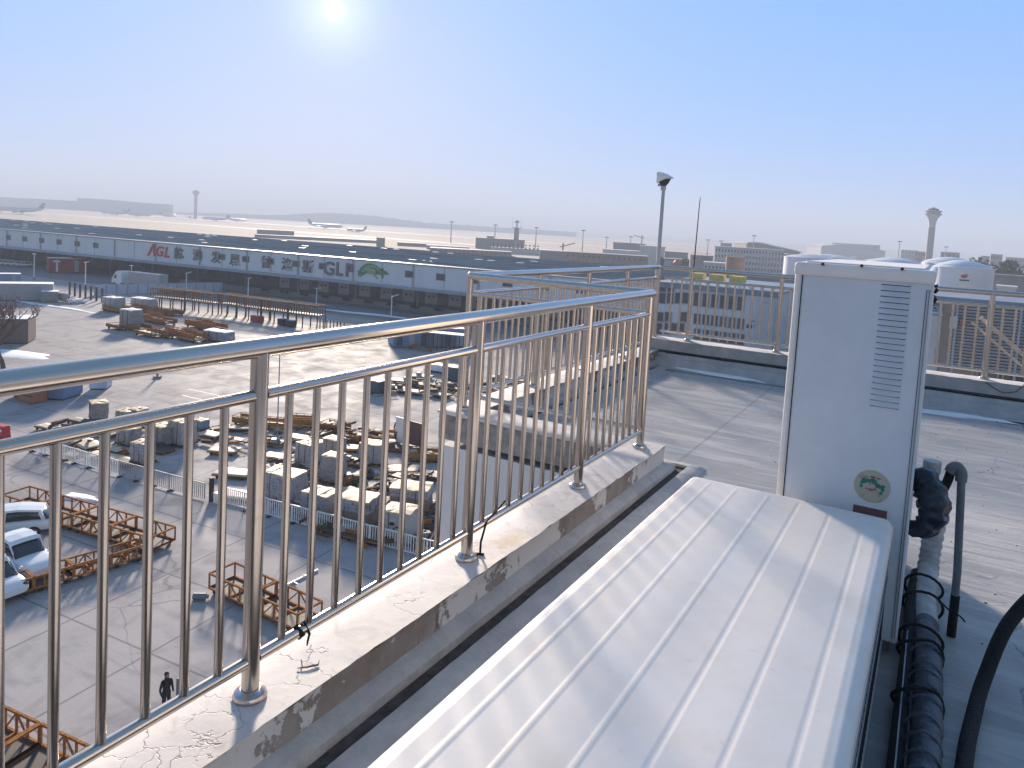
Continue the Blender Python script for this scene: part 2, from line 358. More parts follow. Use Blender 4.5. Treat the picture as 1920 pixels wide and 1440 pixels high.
MT = dict(
    yard=m_yard(), rail=m_steel('brushed_steel_rail', (.74, .64, .55), .06, .14), post=m_steel('brushed_steel_post', (.60, .535, .48), .25, .18, True),
    coping=m_coping(), flake=m_flake(), roof=m_roof(), air=m_air(), wroof=m_wroof(),
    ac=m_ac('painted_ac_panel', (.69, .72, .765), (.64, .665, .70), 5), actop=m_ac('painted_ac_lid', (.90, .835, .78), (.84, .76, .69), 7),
    acdark=mat('ac_seam_gap', (.02, .02, .022), .8), coil=mat('coil_fins', (.06, .06, .065), .5, .4, .3, 60),
    screw=mat('rusty_screw', (.15, .045, .03), .7, .3, .3, 200),
    sticker=mat('sticker_cream', (.45, .43, .33), .5, 0, .15, 30, col2=(.30, .26, .20), thr=(.55, .62)), stgreen=mat('sticker_green', (.02, .17, .14), .5, 0, .4, 60), stpink=mat('sticker_pink', (.35, .13, .17), .5), stbrown=mat('label_brown', (.16, .075, .08), .6, 0, .3, 60),
    outer=mat('white_wall_paint', (.60, .61, .63), .8, 0, .08, 1.5, .1, 20), render_=mat('bare_grey_render', (.25, .25, .24), .9, 0, .35, 14, .5, 40),
    cant=mat('grey_waterproof_coating', (.40, .40, .40), .65, 0, .2, 6, .4, 30), shade_felt=mat('shade_darkened_felt', (.065, .064, .072), .9, 0, .3, 7, .8, 60), mortar=mat('dark_mortar_gap', (.07, .06, .055), .9, 0, .5, 20),
    black=mat('black_foam_hose', (.012, .012, .013), .75, 0, .3, 60, .5, 120), pipe=mat('grey_pipe', (.17, .19, .21), .6, 0, .25, 14), wrap=mat('pipe_wrap_tape', (.085, .095, .12), .5, 0, .5, 18, .6, 30),
    wrapw=mat('white_pipe_wrap', (.45, .45, .45), .5, 0, .3, 10, .6, 25), foil=mat('dark_foil_wrap', (.03, .04, .06), .28, .2, .5, 14, .8, 14),
    galv=mat('galvanised_angle', (.35, .36, .37), .45, .7, .25, 20), snow=mat('old_snow', (.80, .83, .88), .7, 0, .06, 3, .3, 20),
    rust=mat('rusty_frame_paint', (.46, .19, .05), .9, 0, 0, 8, .2, 30, col2=(.24, .095, .035), spec=.1), rust2=mat('dark_rusty_steel', (.13, .07, .045), .8, 0, 0, 5, .2, 30, col2=(.07, .045, .035)),
    yel=mat('worn_yellow_paint', (.50, .24, .04), .8, 0, 0, 6, .2, 30, col2=(.20, .10, .04), thr=(.45, .6)), tyre=mat('tyre_rubber', (.02, .02, .02), .85), rim=mat('alloy_rim', (.35, .36, .38), .4, .8),
    deckm=mat('sun_gold_pallet_sheet', (.54, .45, .33), .6, 0, .25, 1.6, .3, 3, spec=.2), deckd=mat('dark_dolly_deck', (.07, .055, .05), .7, 0, .4, 3),  # pallet sheet colour has the sun's gold glare painted in
    wrapf=mat('silver_film_wrap', (.27, .27, .28), .4, .0, .35, 3.2, .8, 4), wrapt=mat('sun_gold_wrap_lid', (.60, .46, .29), .6, 0, .3, 1.5, .6, 5, spec=.25),  # lid colour has the golden sunlight of the tops put in
    netb=m_net(), brown=mat('cardboard_stack', (.22, .165, .14), .8, 0, .3, 4, .5, 8),
    darkc=mat('dark_container_mouth', (.018, .022, .022), .7), lgrey=mat('light_grey_panel', (.40, .40, .41), .6, 0, .18, 2.5),
    white=mat('white_paint', (.86, .86, .86), .5, 0, .06, 3), carw=mat('white_car_paint', (.78, .80, .83), .22), glass=mat('dark_glass', (.02, .028, .035), .08, 0, spec=.8), red=mat('red_paint', (.36, .035, .03), .5, 0, .2, 2), lamp_red=mat('tail_lamp', (.30, .02, .02), .3),
    blue=mat('blue_panel', (.16, .26, .42), .5, 0, .15, 2), teal=mat('teal_drum', (.05, .10, .13), .4, 0, .2, 2), hoard=m_rib('blue_white_hoarding', (.52, .60, .74), (.45, .54, .70), .4, 0),
    fascia=m_rib('white_metal_cladding', (.82, .83, .84), (.74, .76, .78), .5, 0), canopy=mat('canopy_sheet', (.34, .38, .44), .5, 0, .12, .6), wwall=mat('warehouse_rear_wall', (.21, .19, .185), .85, 0, .35, .5), door=m_rib('dock_shutter', (.56, .54, .52), (.64, .62, .60), .3, 2),
    sign_grey=mat('dark_sign_letter', (.20, .18, .185), .6, 0, .2, 1), sign_red=mat('red_sign_letter', (.62, .075, .06), .5), sign_green=mat('green_emblem', (.10, .28, .10), .5), sign_green2=mat('pale_green_emblem', (.28, .45, .20), .5),
    wpane=mat('window_pane', (.05, .07, .09), .12, 0, .5, .7, spec=.8), bwall=m_rib('pale_blue_cladding', (.62, .66, .72), (.54, .59, .66), .6, 0), roofb=mat('blue_grey_roof', (.22, .26, .32), .5, 0, .25, .4),
    conc=mat('grey_concrete_wall', (.25, .25, .26), .85, 0, .2, .1), beige=mat('beige_wall', (.34, .31, .28), .85, 0, .15, .1), palew=mat('pale_wall', (.50, .52, .55), .8, 0, .1, .2), brick_=mat('pinkish_brick_wall', (.33, .22, .19), .85, 0, .25, .3),
    tank=mat('white_tank_paint', (.70, .73, .78), .45, 0, .07, .15), tower=mat('tower_concrete', (.34, .34, .33), .85, 0, .15, .1), polem=mat('galvanised_pole', (.52, .52, .53), .5, .4, .15, 3), lens=mat('dark_lamp_body', (.06, .065, .05), .5, 0, .3, 20),
    asph=mat('asphalt_lane', (.16, .165, .18), .8, 0, .18, .2, .2, 8), paint=mat('road_line_paint', (.60, .60, .58), .7, 0, .2, 2), taxi=mat('pale_taxiway', (.46, .43, .41), .85, 0, .12, .01),
    bark=mat('winter_bark', (.12, .09, .085), .9, 0, .3, 3), twig=mat('reddish_twigs', (.20, .13, .12), .9), evg=mat('dull_evergreen', (.06, .075, .05), .9, 0, .5, .3),
    hill=mat('far_ridge', (.20, .20, .19), .95, 0, .2, .002), cloth=mat('dark_clothes', (.02, .02, .025), .9), skin=mat('skin', (.35, .2, .15), .7), yellowp=mat('yellow_roof_panel', (.80, .60, .18), .6, 0, .2, 1), orange=mat('orange_box', (.42, .17, .08), .7, 0, .15, 2),
    plane=mat('airliner_white', (.68, .70, .74), .35), planet=mat('airliner_tail', (.16, .22, .34), .4), stain=mat('rust_stain', (.36, .27, .16), .8, 0, 0, 25, 0, 1, col2=(.48, .42, .35)))

# ------------------------------------------------------------------ ground
def sheet(name, pts, z, m, parent=None):
    mb = MB(); mb.quad(*[(p[0], p[1], z) for p in pts]); return mb.build(name, MT[m] if isinstance(m, str) else m, parent)
HAZE = 0.00052
S = 6100
tag(sheet('ground', [(-S, -900), (S, -900), (S, S), (-S, S)], -0.004, 'air'), 'dry brown airfield land stretching to the horizon', 'ground', kind='structure')
tag(sheet('yard', [(-300, -300), (260, -300), (260, 117), (-300, 100)], 0.0, 'yard'), 'pale concrete cargo yard of large slabs', 'yard', kind='structure')
WA = Vector((-142.7, 121.0, 0)); WB = Vector((-90.3, 125.9, 0)); WD = (WB-WA).normalized(); WN = Vector((WD.y, -WD.x, 0))   # WN points to the camera
def WF(s, n=0, z=0): return WA+WD*s+WN*n+Vector((0, 0, z))
tag(sheet('dock_lane', [WF(-190, 1)[:2], WF(-190, 19)[:2], WF(170, 15)[:2], WF(170, 1)[:2]], 0.004, 'asph'), 'grey asphalt lane along the warehouse docks', 'lane', kind='structure')
for i, (y, w, sl_) in enumerate(((620, 45, -.02), (980, 70, -.05), (1500, 60, .01), (2150, 260, -.03))):
    tag(sheet('taxiway', [(-S*.9, y+S*.9*sl_*-1), (900, y+900*sl_), (900, y+w+900*sl_), (-S*.9, y+w+S*.9*sl_*-1)], 0.004+i*.001, 'taxi'), 'pale taxiway strip crossing the airfield', 'taxiway', kind='structure')

# ------------------------------------------------------------------ our building
ZR, ZP, ZP4 = 17.59, 17.747, 17.87
X1, Y1, X2, Y2 = -1.567, 4.012, -2.86, 8.08
OUR = empty('office_building', (0, 0, 0), 0, 'flat roofed building the picture is taken from, with stepped parapet and white outer wall', 'building')
poly = [(X1+.012, -5), (7, -5), (7, Y2-.012), (X2+.012, Y2-.012), (X2+.012, Y1+.012), (X1+.012, Y1+.012)]
MB().prism(poly, 0, ZR-.09).build('outer_wall', MT['outer'], OUR)
# roof deck: gently uneven grid
mb = MB()
def grid(mb, x0, x1, y0, y1, n, m, zf):
    b = len(mb.v)
    for j in range(m+1):
        for i in range(n+1):
            x = x0+(x1-x0)*i/n; y = y0+(y1-y0)*j/m; mb.v.append((x, y, zf(x, y)))
    for j in range(m):
        for i in range(n):
            a = b+j*(n+1)+i; mb.f.append((a, a+1, a+n+2, a+n+1))
zr = lambda x, y: ZR+.006*noise.noise((x*1.7, y*1.7, 0))+.003*noise.noise((x*6, y*6, 3))
grid(mb, X2+.05, 6.9, Y1+.1, Y2-.1, 150, 70, zr); grid(mb, X1+.05, 6.9, -4.9, Y1+.1, 130, 120, zr)
mb.build('roof_deck', MT['roof'], OUR, smooth=True)
def offs(path, o):
    out = []
    for i, p in enumerate(path):
        p = Vector(p)
        d0 = (p-Vector(path[i-1])).normalized() if i else None
        d1 = (Vector(path[i+1])-p).normalized() if i < len(path)-1 else None
        n0 = Vector((d0.y, -d0.x)) if d0 else None; n1 = Vector((d1.y, -d1.x)) if d1 else None
        if n0 is None: q = n1*o
        elif n1 is None: q = n0*o
        else: q = (n0+n1)*o/(1+n0.dot(n1))
        out.append(p+q)
    return out
def sweep(mb, path, prof, step=.04, jit=None):
    lines = [offs(path, o) for o, z in prof]; rows = []
    for i in range(len(path)-1):
        L = (Vector(path[i+1])-Vector(path[i])).length; k = max(1, int(L/step))
        for j in range(k+(1 if i == len(path)-2 else 0)):
            t = j/k; row = []
            for li, (o, z) in enumerate(prof):
                p = lines[li][i].lerp(lines[li][i+1], t); q = Vector((p.x, p.y, z))
                if jit and jit[li]:
                    a = noise.noise((p.x*9, p.y*9, li*3.3))+.6*noise.noise((p.x*31, p.y*31, li)); c = noise.noise((p.x*12+5, p.y*12, li*7.))
                    q += Vector((a*.6, a*.25, c))*jit[li]
                row.append(q)
            rows.append(row)
    b = len(mb.v); n = len(prof)
    for r_ in rows: mb.v += [tuple(q) for q in r_]
    for j in range(len(rows)-1):
        for i in range(n-1):
            a = b+j*n+i; mb.f.append((a, a+1, a+n+1, a+n))
PATH = [(X1, -4.8), (X1, Y1), (X2, Y1), (X2, Y2-.23)]
mb = MB(); sweep(mb, PATH, [(-.010, ZP-.026), (-.014, ZP-.006), (.0, ZP), (.08, ZP), (.16, ZP), (.229, ZP)], jit=[.003, .003, .002, .0015, .002, .0055]); cop = mb.build('coping', MT['coping'], OUR, smooth=True)
mb = MB(); sweep(mb, PATH, [(-.002, ZP-.20), (-.002, ZP-.02)]); mb.build('bare_render_band', MT['render_'], OUR)
mb = MB(); sweep(mb, PATH, [(.229, ZP-.001), (.224, ZP-.012), (.222, ZP-.06), (.226, ZP-.125)], jit=[.0055, .004, .003, .002]); mb.build('parapet_face', MT['flake'], OUR, smooth=True)
mb = MB(); sweep(mb, PATH, [(.225, ZP-.098), (.262, ZP-.108), (.280, ZP-.124), (.284, ZR-.01)], jit=[.002, .003, .003, 0]); mb.build('cant_strip', MT['cant'], OUR, smooth=True)
mb = MB(); sweep(mb, PATH, [(.283, ZR+.006), (.335, ZR+.010)], jit=[0, .003]); mb.build('gutter_joint', MT['mortar'], OUR)
mb = MB(); sweep(mb, PATH, [(.335, ZR-.01), (.338, ZR+.024), (.40, ZR+.020), (.43, ZR-.002)], jit=[0, .003, .004, .004]); mb.build('membrane_ledge', MT['cant'], OUR, smooth=True)
mb = MB(); sweep(mb, [(X1, -4.8), (X1, 3.98)], [(.425, ZR+.015), (.60, ZR+.020), (.90, ZR+.019), (1.30, ZR+.012)], jit=[.003, .002, .002, .03]); mb.build('shade_dark_strip', MT['shade_felt'], OUR, smooth=True)  # dark gravelly strip; deep shade beside the unit is put into its colour
PATH4 = [(X2, Y2-.23), (X2, Y2), (6.95, Y2)]
mb = MB(); sweep(mb, PATH4, [(-.01, ZP4-.3), (-.01, ZP4), (.12, ZP4), (.229, ZP4-.003)], jit=[0, .003, .002, .005]); mb.build('coping', MT['coping'], OUR, smooth=True)
mb = MB(); sweep(mb, PATH4[1:], [(.229, ZP4-.004), (.222, ZP4-.06), (.224, ZP4-.12)], jit=[.005, .003, 0]); mb.build('parapet_face', MT['cant'], OUR, smooth=True)
mb = MB(); sweep(mb, PATH4[1:], [(.222, ZP4-.118), (.250, ZP4-.128), (.25, ZP4-.142)], jit=[0, .004, .004]); mb.build('mortar_joint', MT['mortar'], OUR)
mb = MB(); sweep(mb, PATH4[1:], [(.236, ZP4-.138), (.285, ZP4-.146), (.30, ZP4-.18), (.345, ZP4-.19), (.36, ZP4-.225), (.42, ZR+.012), (.55, ZR+.008)], jit=[0, .003, .003, .004, .003, .004, .004]); mb.build('cant_strip', MT['cant'], OUR, smooth=True)
# loose things on the parapet
def blob(name, c, rx, ry, h, m, ang=0, n=26, seed=0, parent=None, rag=.35):
    mb = MB(); pts = []
    for i in range(n):
        a = 2*PI*i/n; k = 1+rag*noise.noise((math.cos(a)*1.7+seed, math.sin(a)*1.7, seed*.7))*1.6
        x, y = rx*k*math.cos(a), ry*k*math.sin(a); pts.append((c[0]+x*math.cos(ang)-y*math.sin(ang), c[1]+x*math.sin(ang)+y*math.cos(ang)))
    b = len(mb.v); mb.v += [(p[0], p[1], c[2]) for p in pts]+[(c[0]+(p[0]-c[0])*.8, c[1]+(p[1]-c[1])*.8, c[2]+h) for p in pts]+[(c[0], c[1], c[2]+h*1.15)]
    for i in range(n):
        j = (i+1) % n; mb.f.append((b+i, b+j, b+n+j, b+n+i)); mb.f.append((b+n+i, b+n+j, b+2*n))
    return mb.build(name, MT[m] if isinstance(m, str) else m, parent, smooth=True)
tag(blob('snow_patch', (-1.98, 7.66, ZR+.004), .50, .07, .018, 'snow', -.13, seed=2), 'thin strip of old snow under the far parapet, left of the tall unit', 'snow')
tag(blob('snow_patch', (.18, 7.42, ZR+.004), .42, .07, .016, 'snow', .13, seed=5), 'thin strip of old snow on the roof to the right of the tall unit', 'snow')
mb = MB(); mb.tube([(-1.425, 2.31, ZP), (-1.425, 2.31, ZP+.05), (-1.424, 2.325, ZP+.085), (-1.44, 2.37, ZP+.11), (-1.452, 2.48, ZP+.128), (-1.455, 2.53, ZP+.14)], .0045, 7)
mb.tube([(-1.44, 2.30, ZP+.004), (-1.41, 2.315, ZP+.004)], .005, 6)
tag(mb.build('wire_hook', MT['black'], None, True), 'bent black wire standing on the parapet beside the second post', 'wire')
mb = MB(); mb.tube([(-1.472, 1.40, ZP+.100), (-1.452, 1.405, ZP+.122), (-1.430, 1.41, ZP+.100), (-1.45, 1.415, ZP+.080), (-1.472, 1.42, ZP+.100), (-1.45, 1.43, ZP+.122), (-1.432, 1.435, ZP+.09), (-1.428, 1.425, ZP+.075), (-1.425, 1.42, ZP+.065)], [.004, .005, .006, .005, .005, .005, .004, .003, .002], 6)
tag(mb.build('cable_tie', MT['black'], None, True), 'black tape tied round the lower rail just past the first post', 'tie')
mb = MB(); mb.tube([(-1.44, 1.40, ZP+.004), (-1.42, 1.42, ZP+.005), (-1.405, 1.445, ZP+.004), (-1.415, 1.46, ZP+.006)], [.001, .0025, .003, .001], 6); mb.tube([(-1.43, 1.41, ZP+.006), (-1.455, 1.43, ZP+.007)], .002, 5)
tag(mb.build('twig', MT['bark'], None, True), 'small dark twig lying on the parapet beyond the first post', 'twig')
mb = MB(); mb.tube([(-1.36, .86, ZP+.006), (-1.375, .90, ZP+.01), (-1.38, .925, ZP+.012)], [.006, .008, .004], 6)
tag(mb.build('debris', MT['mortar'], None, True), 'brown flake of debris on the parapet at the bottom of the picture', 'debris')

mb = MB(); mb.tube([(-2.55+i*.09, Y2-.262-.010*noise.noise((i*.5, 0, 0)), ZP4-.138+.010*noise.noise((i*.35, 2, 0))) for i in range(100)], .006, 6)
tag(mb.build('roof_cable', MT['black'], None, True), 'thin black cable sagging along the foot of the far parapet', 'cable')
mb = MB(); mb.tube([(.44, Y2-.235, ZP4-.01), (.50, Y2-.245, ZP4-.05), (.58, Y2-.25, ZP4-.085), (.67, Y2-.245, ZP4-.06), (.72, Y2-.235, ZP4+.0), (.73, Y2-.18, ZP4+.01)], .004, 6)
tag(mb.build('loose_wire', MT['rust2'], None, True), 'short loop of brown wire hanging over the far parapet at the right', 'wire')
rnd_ = random.Random(8); mb = MB()
for i in range(150):
    x, y = rnd_.uniform(-1.0, 1.2), rnd_.uniform(2.6, 7.5); sz_ = rnd_.uniform(.0015, .0055); mb.box((x, y, ZR+.010), (sz_*rnd_.uniform(1, 3), sz_, sz_*.6), rnd_.random()*3)
for i in range(90):
    y = rnd_.uniform(.6, 3.9); x = X1+rnd_.uniform(.44, .85); sz_ = rnd_.uniform(.002, .007); mb.box((x, y, ZR+.022), (sz_*rnd_.uniform(1, 2), sz_, sz_), rnd_.random()*3)
tag(mb.build('roof_grit', MT['mortar'], None), 'fine dark grit scattered on the roof membrane', 'grit', kind='stuff')
# ------------------------------------------------------------------ railings
def railing(name, A, B, posts, ztop, zpar, label, gaps=.098, mid=.12, bot=.82, ends=(True, True), bal_range=None, rr=.0255):
    A = Vector(A); B = Vector(B); d = (B-A).normalized(); L = (B-A).length
    root = empty(name, (A.x, A.y, zpar), 0, label, 'railing', 'steel railings round the roof edge')
    loc = lambda s, z: (d.x*s, d.y*s, z-zpar)
    nseg = max(2, int(L/.5)); mb = MB()
    mb.tube([loc(L*i/nseg, ztop) for i in range(nseg+1)], rr, 20)
    if ends[0]: mb.ball(loc(0, ztop), rr, 16)
    if ends[1]: mb.ball(loc(L, ztop), rr, 16)
    mb.build('top_rail', MT['rail'], root, True)
    for s in posts:
        mb = MB(); mb.tube([loc(s, zpar), loc(s, ztop-.01)], .0225, 18)
        p = mb.build('post', MT['post'], root, True)
        mb = MB(); x, y, _ = loc(s, 0); mb.lathe([(.043, .0), (.044, .006), (.040, .014), (.030, .018), (.026, .024)], 22, (x, y, 0)); mb.build('base_flange', MT['post'], p, True)
    b = [bal_range[0]]+[s for s in posts if bal_range[0]+.05 < s < bal_range[1]-.05]+[bal_range[1]] if bal_range else posts
    mid_b, bot_b = MB(), MB()
    for s0, s1 in zip(b[:-1], b[1:]):
        mid_b.tube([loc(s0+.02, ztop-mid), loc(s1-.02, ztop-mid)], .0155, 12); bot_b.tube([loc(s0+.02, ztop-bot), loc(s1-.02, ztop-bot)], .0155, 12)
        k = max(2, round((s1-s0)/gaps))
        for i in range(1, k):
            s = s0+(s1-s0)*i/k+random.uniform(-.003, .003); mb = MB(); mb.tube([loc(s, ztop-bot+.008), loc(s+random.uniform(-.002, .002), ztop-mid-.008)], .0108, 10)
            mb.build('baluster', MT['post'], root, True)
    mid_b.build('middle_rail', MT['rail'], root, True); bot_b.build('lower_rail', MT['rail'], root, True)
    return root
ZT = 19-.3328; XL = -1.452; YC1 = 4.127; XC = -2.745; YC3 = 7.964
railing('roof_railing', (XL, -1.6), (XL, YC1), [.88, 1.87, 2.85, 3.855, 4.837, 5.727-.03], ZT, ZP, 'nearest steel railing running from the lower left along the cracked parapet', ends=(True, True))
railing('roof_railing', (XC, YC1), (XL, YC1), [.0], ZT, ZP, 'short steel railing crossing between the near railing corner and the outer corner post', bal_range=(0.0, 1.293), ends=(True, False))
railing('roof_railing', (XC, YC1+.05), (XC, YC3), [.95, 1.9, 2.85, 3.787], ZT, ZP, 'steel railing leading away from the outer corner post to the pole', bal_range=(-.03, 3.787), ends=(False, True))
railing('roof_railing', (XC+.05, YC3), (6.4, YC3), [.335, 1.285, 2.225, 3.125, 4.07, 5.0, 5.95, 6.9, 7.85], ZT+.0, ZP4, 'far steel railing crossing behind the tall unit along the back edge', mid=.12, bot=.72, bal_range=(.0, 7.85), ends=(False, False))
# drain-like strut outside the far rail
mb = MB(); mb.bar((.36, 8.16, 18.42), (1.16, 8.16, 17.74), .035); mb.bar((.30, 8.19, 18.36), (1.08, 8.19, 17.70), .02)
tag(mb.build('diagonal_strut', MT['rail'], None), 'shiny diagonal steel strut fixed outside the far railing at the right', 'strut')
# lamp pole and antenna
pl = empty('lamp_pole', (-2.82, 8.13, 17.6), 0, 'tall grey pole with a white wedge-shaped lamp head behind the railing corner', 'lamp pole')
MB().tube([(0, 0, 0), (0, 0, 1.98)], [.027, .021], 14).build('pole', MT['polem'], pl, True)
hd = MB().xz([(-.072, 2.02), (-.076, 2.14), (-.05, 2.15), (.017, 2.13), (.094, 2.09), (.098, 2.08), (.025, 2.065)], -.055, .055).build('lamp_hood', MT['white'], pl, bevel=.006)
MB().xz([(-.045, 2.03), (-.028, 2.07), (.072, 2.075), (.05, 2.03), (.018, 1.99), (-.018, 1.99)], -.042, .042).build('lamp_body', MT['lens'], pl, bevel=.008)
MB().box((0, 0, 1.965), (.05, .05, .05)).box((-.05, 0, 2.0), (.03, .04, .03)).build('bracket', MT['polem'], pl, bevel=.004)
an = empty('antenna_rod', (-2.37, 8.03, ZP4), 0, 'thin dark red antenna rod rising above the far railing', 'antenna')
MB().tube([(0, 0, 0), (0.0, 0, .75), (.012, 0, 1.55), (.018, 0, 1.60)], [.011, .008, .005, .003], 8).build('rod', mat('antenna_red', (.13, .04, .05), .5), an, True)
MB().tube([(0, 0, .0), (0, 0, .06)], .018, 10).build('mount', MT['galv'], an, True)

# ------------------------------------------------------------------ air conditioners
def spline(pts, k=8):
    P = [Vector(p) for p in pts]; P = [P[0]*2-P[1]]+P+[P[-1]*2-P[-2]]; out = []
    for i in range(1, len(P)-2):
        for j in range(k):
            t = j/k; a, b, c, d = P[i-1:i+3]
            out.append(.5*((2*b)+(-a+c)*t+(2*a-5*b+4*c-d)*t*t+(-a+3*b-3*c+d)*t**3))
    out.append(P[-2]); return out
def ac_near():
    x0, x1, y0, y1, zt = -.7500, -.0600, .55, 2.715, 19-.887
    root = empty('outdoor_unit', ((x0+x1)/2, (y0+y1)/2, ZR), 0, 'low wide air conditioning unit in the foreground with white ribbed lid', 'outdoor unit')
    T = Vector(((x0+x1)/2, (y0+y1)/2, ZR)); w, l = x1-x0, y1-y0
    ribs = [.13, .27, .43, .58, .73, .88]; amp = [1, 1, 1, -1, -1, -1]
    nx, ny = 240, 60; mb = MB(); rc = .032
    def z(u, v):
        zz = 0; X = (u-.5)*w
        for rb, s in zip(ribs, amp):
            d = abs(u-rb)*w; hh = max(0, min(1, (.008-d)/.005))
            e = min((1-v)*l-.055, v*l-.05); e = max(0, min(1, e/.03)); zz += .0010*hh*e*s
        inner = max(0, min(1, (min(u*w, (1-u)*w)-.03)/.01))*max(0, min(1, (min(v*l, (1-v)*l)-.03)/.01)); zz -= .002*(1-inner)
        dx = max(0, rc-min(u*w, (1-u)*w)); dy = max(0, rc-min(v*l, (1-v)*l)); dd = math.hypot(dx, dy)
        zz -= rc-math.sqrt(max(0, rc*rc-min(dd, rc)**2))
        return zz+.0012*noise.noise((u*3, v*6, 1))
    us = sorted(set([i/nx for i in range(nx+1)])); vs = [min(1, (j/ny)) for j in range(ny+1)]+[1-k*.003 for k in range(1, 16)]+[k*.003 for k in range(1, 12)]; vs = sorted(set(round(v, 5) for v in vs))
    for v in vs:
        for u in us: 
            cu, cv = u, v
            mb.v.append(((cu-.5)*w, (cv-.5)*l, zt-T.z+z(u, v)))
    n = len(us)
    for j in range(len(vs)-1):
        for i in range(n-1):
            a = j*n+i; mb.f.append((a, a+1, a+n+1, a+n))
    # skirt
    lip = .032; zl = zt-T.z
    for (ax, ay, bx, by) in ((-.5, -.5, .5, -.5), (.5, -.5, .5, .5), (.5, .5, -.5, .5), (-.5, .5, -.5, -.5)):
        mb.quad((ax*w, ay*l, zl-rc), (bx*w, by*l, zl-rc), (bx*w, by*l, zl-rc-lip), (ax*w, ay*l, zl-rc-lip))
    mb.build('lid', MT['actop'], root, True)
    hb = zl-rc-.02
    MB().box((-.012, 0, hb/2+.05), (w-.04, l-.02, hb-.06)).build('casing', MT['ac'], root, bevel=.008)
    MB().box((w/2-.011, 0, hb/2+.05), (.014, l-.06, hb-.10)).build('coil_guard', MT['coil'], root)
    mb = MB()
    for zz in (hb-.022, hb-.062, hb-.15, .10): mb.box((w/2-.003, 0, zz), (.006, l-.03, .009 if zz > .2 else .03))
    mb.build('guard_rail', MT['lgrey'], root)
    mb = MB()
    for k in range(60): mb.box((w/2-.0035, (k/59-.5)*(l-.10), hb/2+.05), (.002, .003, hb-.12))
    mb.build('guard_bars', MT['coil'], root)
    for sx in (-1, 1):
        for sy in (-1, 1): MB().box((sx*(w/2-.12), sy*(l/2-.2), .035), (.06, .12, .07)).build('foot', MT['galv'], root)
ac_near()
def ac_far():
    x0, x1, y0, y1 = -.451, -.014, 2.786, 3.80; zt, zb = 19-.058, ZR+.0
    T = Vector(((x0+x1)/2, y0, ZR)); w = x1-x0; H = zt-ZR
    root = empty('outdoor_unit', T, 0, 'tall upright air conditioning unit with a louvred grey-white side and round sticker', 'outdoor unit')
    zl = H-.045
    MB().box((.008, .5, zl/2+.03), (w-.022, 1.0, zl-.06)).build('casing', MT['ac'], root, bevel=.006)
    MB().tube([(-w/2+.012, .012, .06), (-w/2+.012, .012, zl)], .013, 16).box((-w/2+.010, .5, zl/2+.03), (.018, .98, zl-.06)).build('corner_post', MT['actop'], root, True)
    MB().box((-w/2+.0262, .0, zl/2+.03), (.0035, .006, zl-.062)).build('seam', MT['acdark'], root)
    MB().box((w/2-.020, -.001, zl/2+.03), (.0015, .004, zl-.1)).box((w/2-.012, -.001, zl/2+.03), (.001, .004, zl-.1)).build('seam', MT['acdark'], root)
    lid = MB(); lid.box((0, .505, H-.024), (w+.006, 1.035, .046))
    L = lid.build('lid', MT['actop'], root, bevel=.012, seg=3)
    MB().box((0, .505, H+.001), (w-.06, .95, .006)).build('lid_panel', MT['actop'], root, bevel=.003)
    for px, py in ((1543, 493), (1616, 496), (1692, 502)):
        p = OY(px, py, 2.772); mb = MB(); mb.tube([(p.x-T.x, -.0175, p.z-T.z-.004), (p.x-T.x, -.009, p.z-T.z-.004)], .0055, 10); mb.build('screw', MT['screw'], root, True)
    # louvres: 22 pressed hoods
    for k in range(22):
        zz = (19-.114)+(19-.5335-(19-.114))*k/21-T.z; x = -.126-T.x
        mb = MB(); b = len(mb.v)
        n = 10
        for i in range(n+1):
            u = i/n; xx = x-.046+.092*u; e = math.sin(PI*min(1, max(0, u)))**.35 if 0 < u < 1 else 0
            mb.v += [(xx, -.0005, zz+.010), (xx, -.0005-.0095*e, zz-.001), (xx, -.0005-.003*e, zz-.001)]
        for i in range(n):
            a = b+i*3; mb.f.append((a, a+1, a+4, a+3)); mb.f.append((a+1, a+2, a+5, a+4))
        lv = mb.build('louvre', MT['ac'], root, True)
        MB().box((x, -.0008, zz-.0027), (.088, .0016, .0026)).build('slot', MT['acdark'], lv)
    st = OY(1635, 912, y0); sx, sz = st.x-T.x, st.z-T.z
    def disc(r, y, n=36, cx=0, cz=0, sq=1):
        mb = MB(); pts = [(sx+cx+r*math.cos(2*PI*i/n), sz+cz+r*sq*math.sin(2*PI*i/n)) for i in range(n)]; mb.xz(pts, y, 0.002); return mb
    s = disc(.057, -.0012).build('round_sticker', MT['sticker'], root)
    rq = random.Random(4); sp_ = [(-.030+.0075*k+rq.uniform(-.003, .003), .012+.010*math.sin(k*.55)+rq.uniform(-.005, .005), rq.uniform(.005, .010), rq.uniform(.6, 1.2), 'stgreen') for k in range(9)]
    sp_ += [(.033, -.004, .006, 1.4, 'stgreen'), (.029, -.018, .005, 1.2, 'stgreen'), (-.034, -.004, .005, 1.3, 'stgreen'), (-.004, -.012, .009, .55, 'stpink'), (.010, -.008, .006, .8, 'stpink'), (-.018, -.010, .004, .8, 'stpink'), (.0, .034, .010, .25, 'stbrown'), (.018, .032, .008, .25, 'stbrown')]
    for k, (cx, cz, r, q, m) in enumerate(sp_):
        disc(r, -.0016-.00006*k, 9, cx, cz, q).build('sticker_print', MT[m], s)
    a = OY(1600, 948, y0); b = OY(1663, 964, y0)
    MB().box(((a.x+b.x)/2-T.x, -.001, (a.z+b.z)/2-T.z-.02), (b.x-a.x, .002, .055)).build('red_label', MT['stbrown'], root)
    for x_ in (-1, 1):
        for y_ in (.1, .9): MB().box((x_*(w/2-.05), y_, .02), (.05, .08, .045)).build('foot', MT['galv'], root)
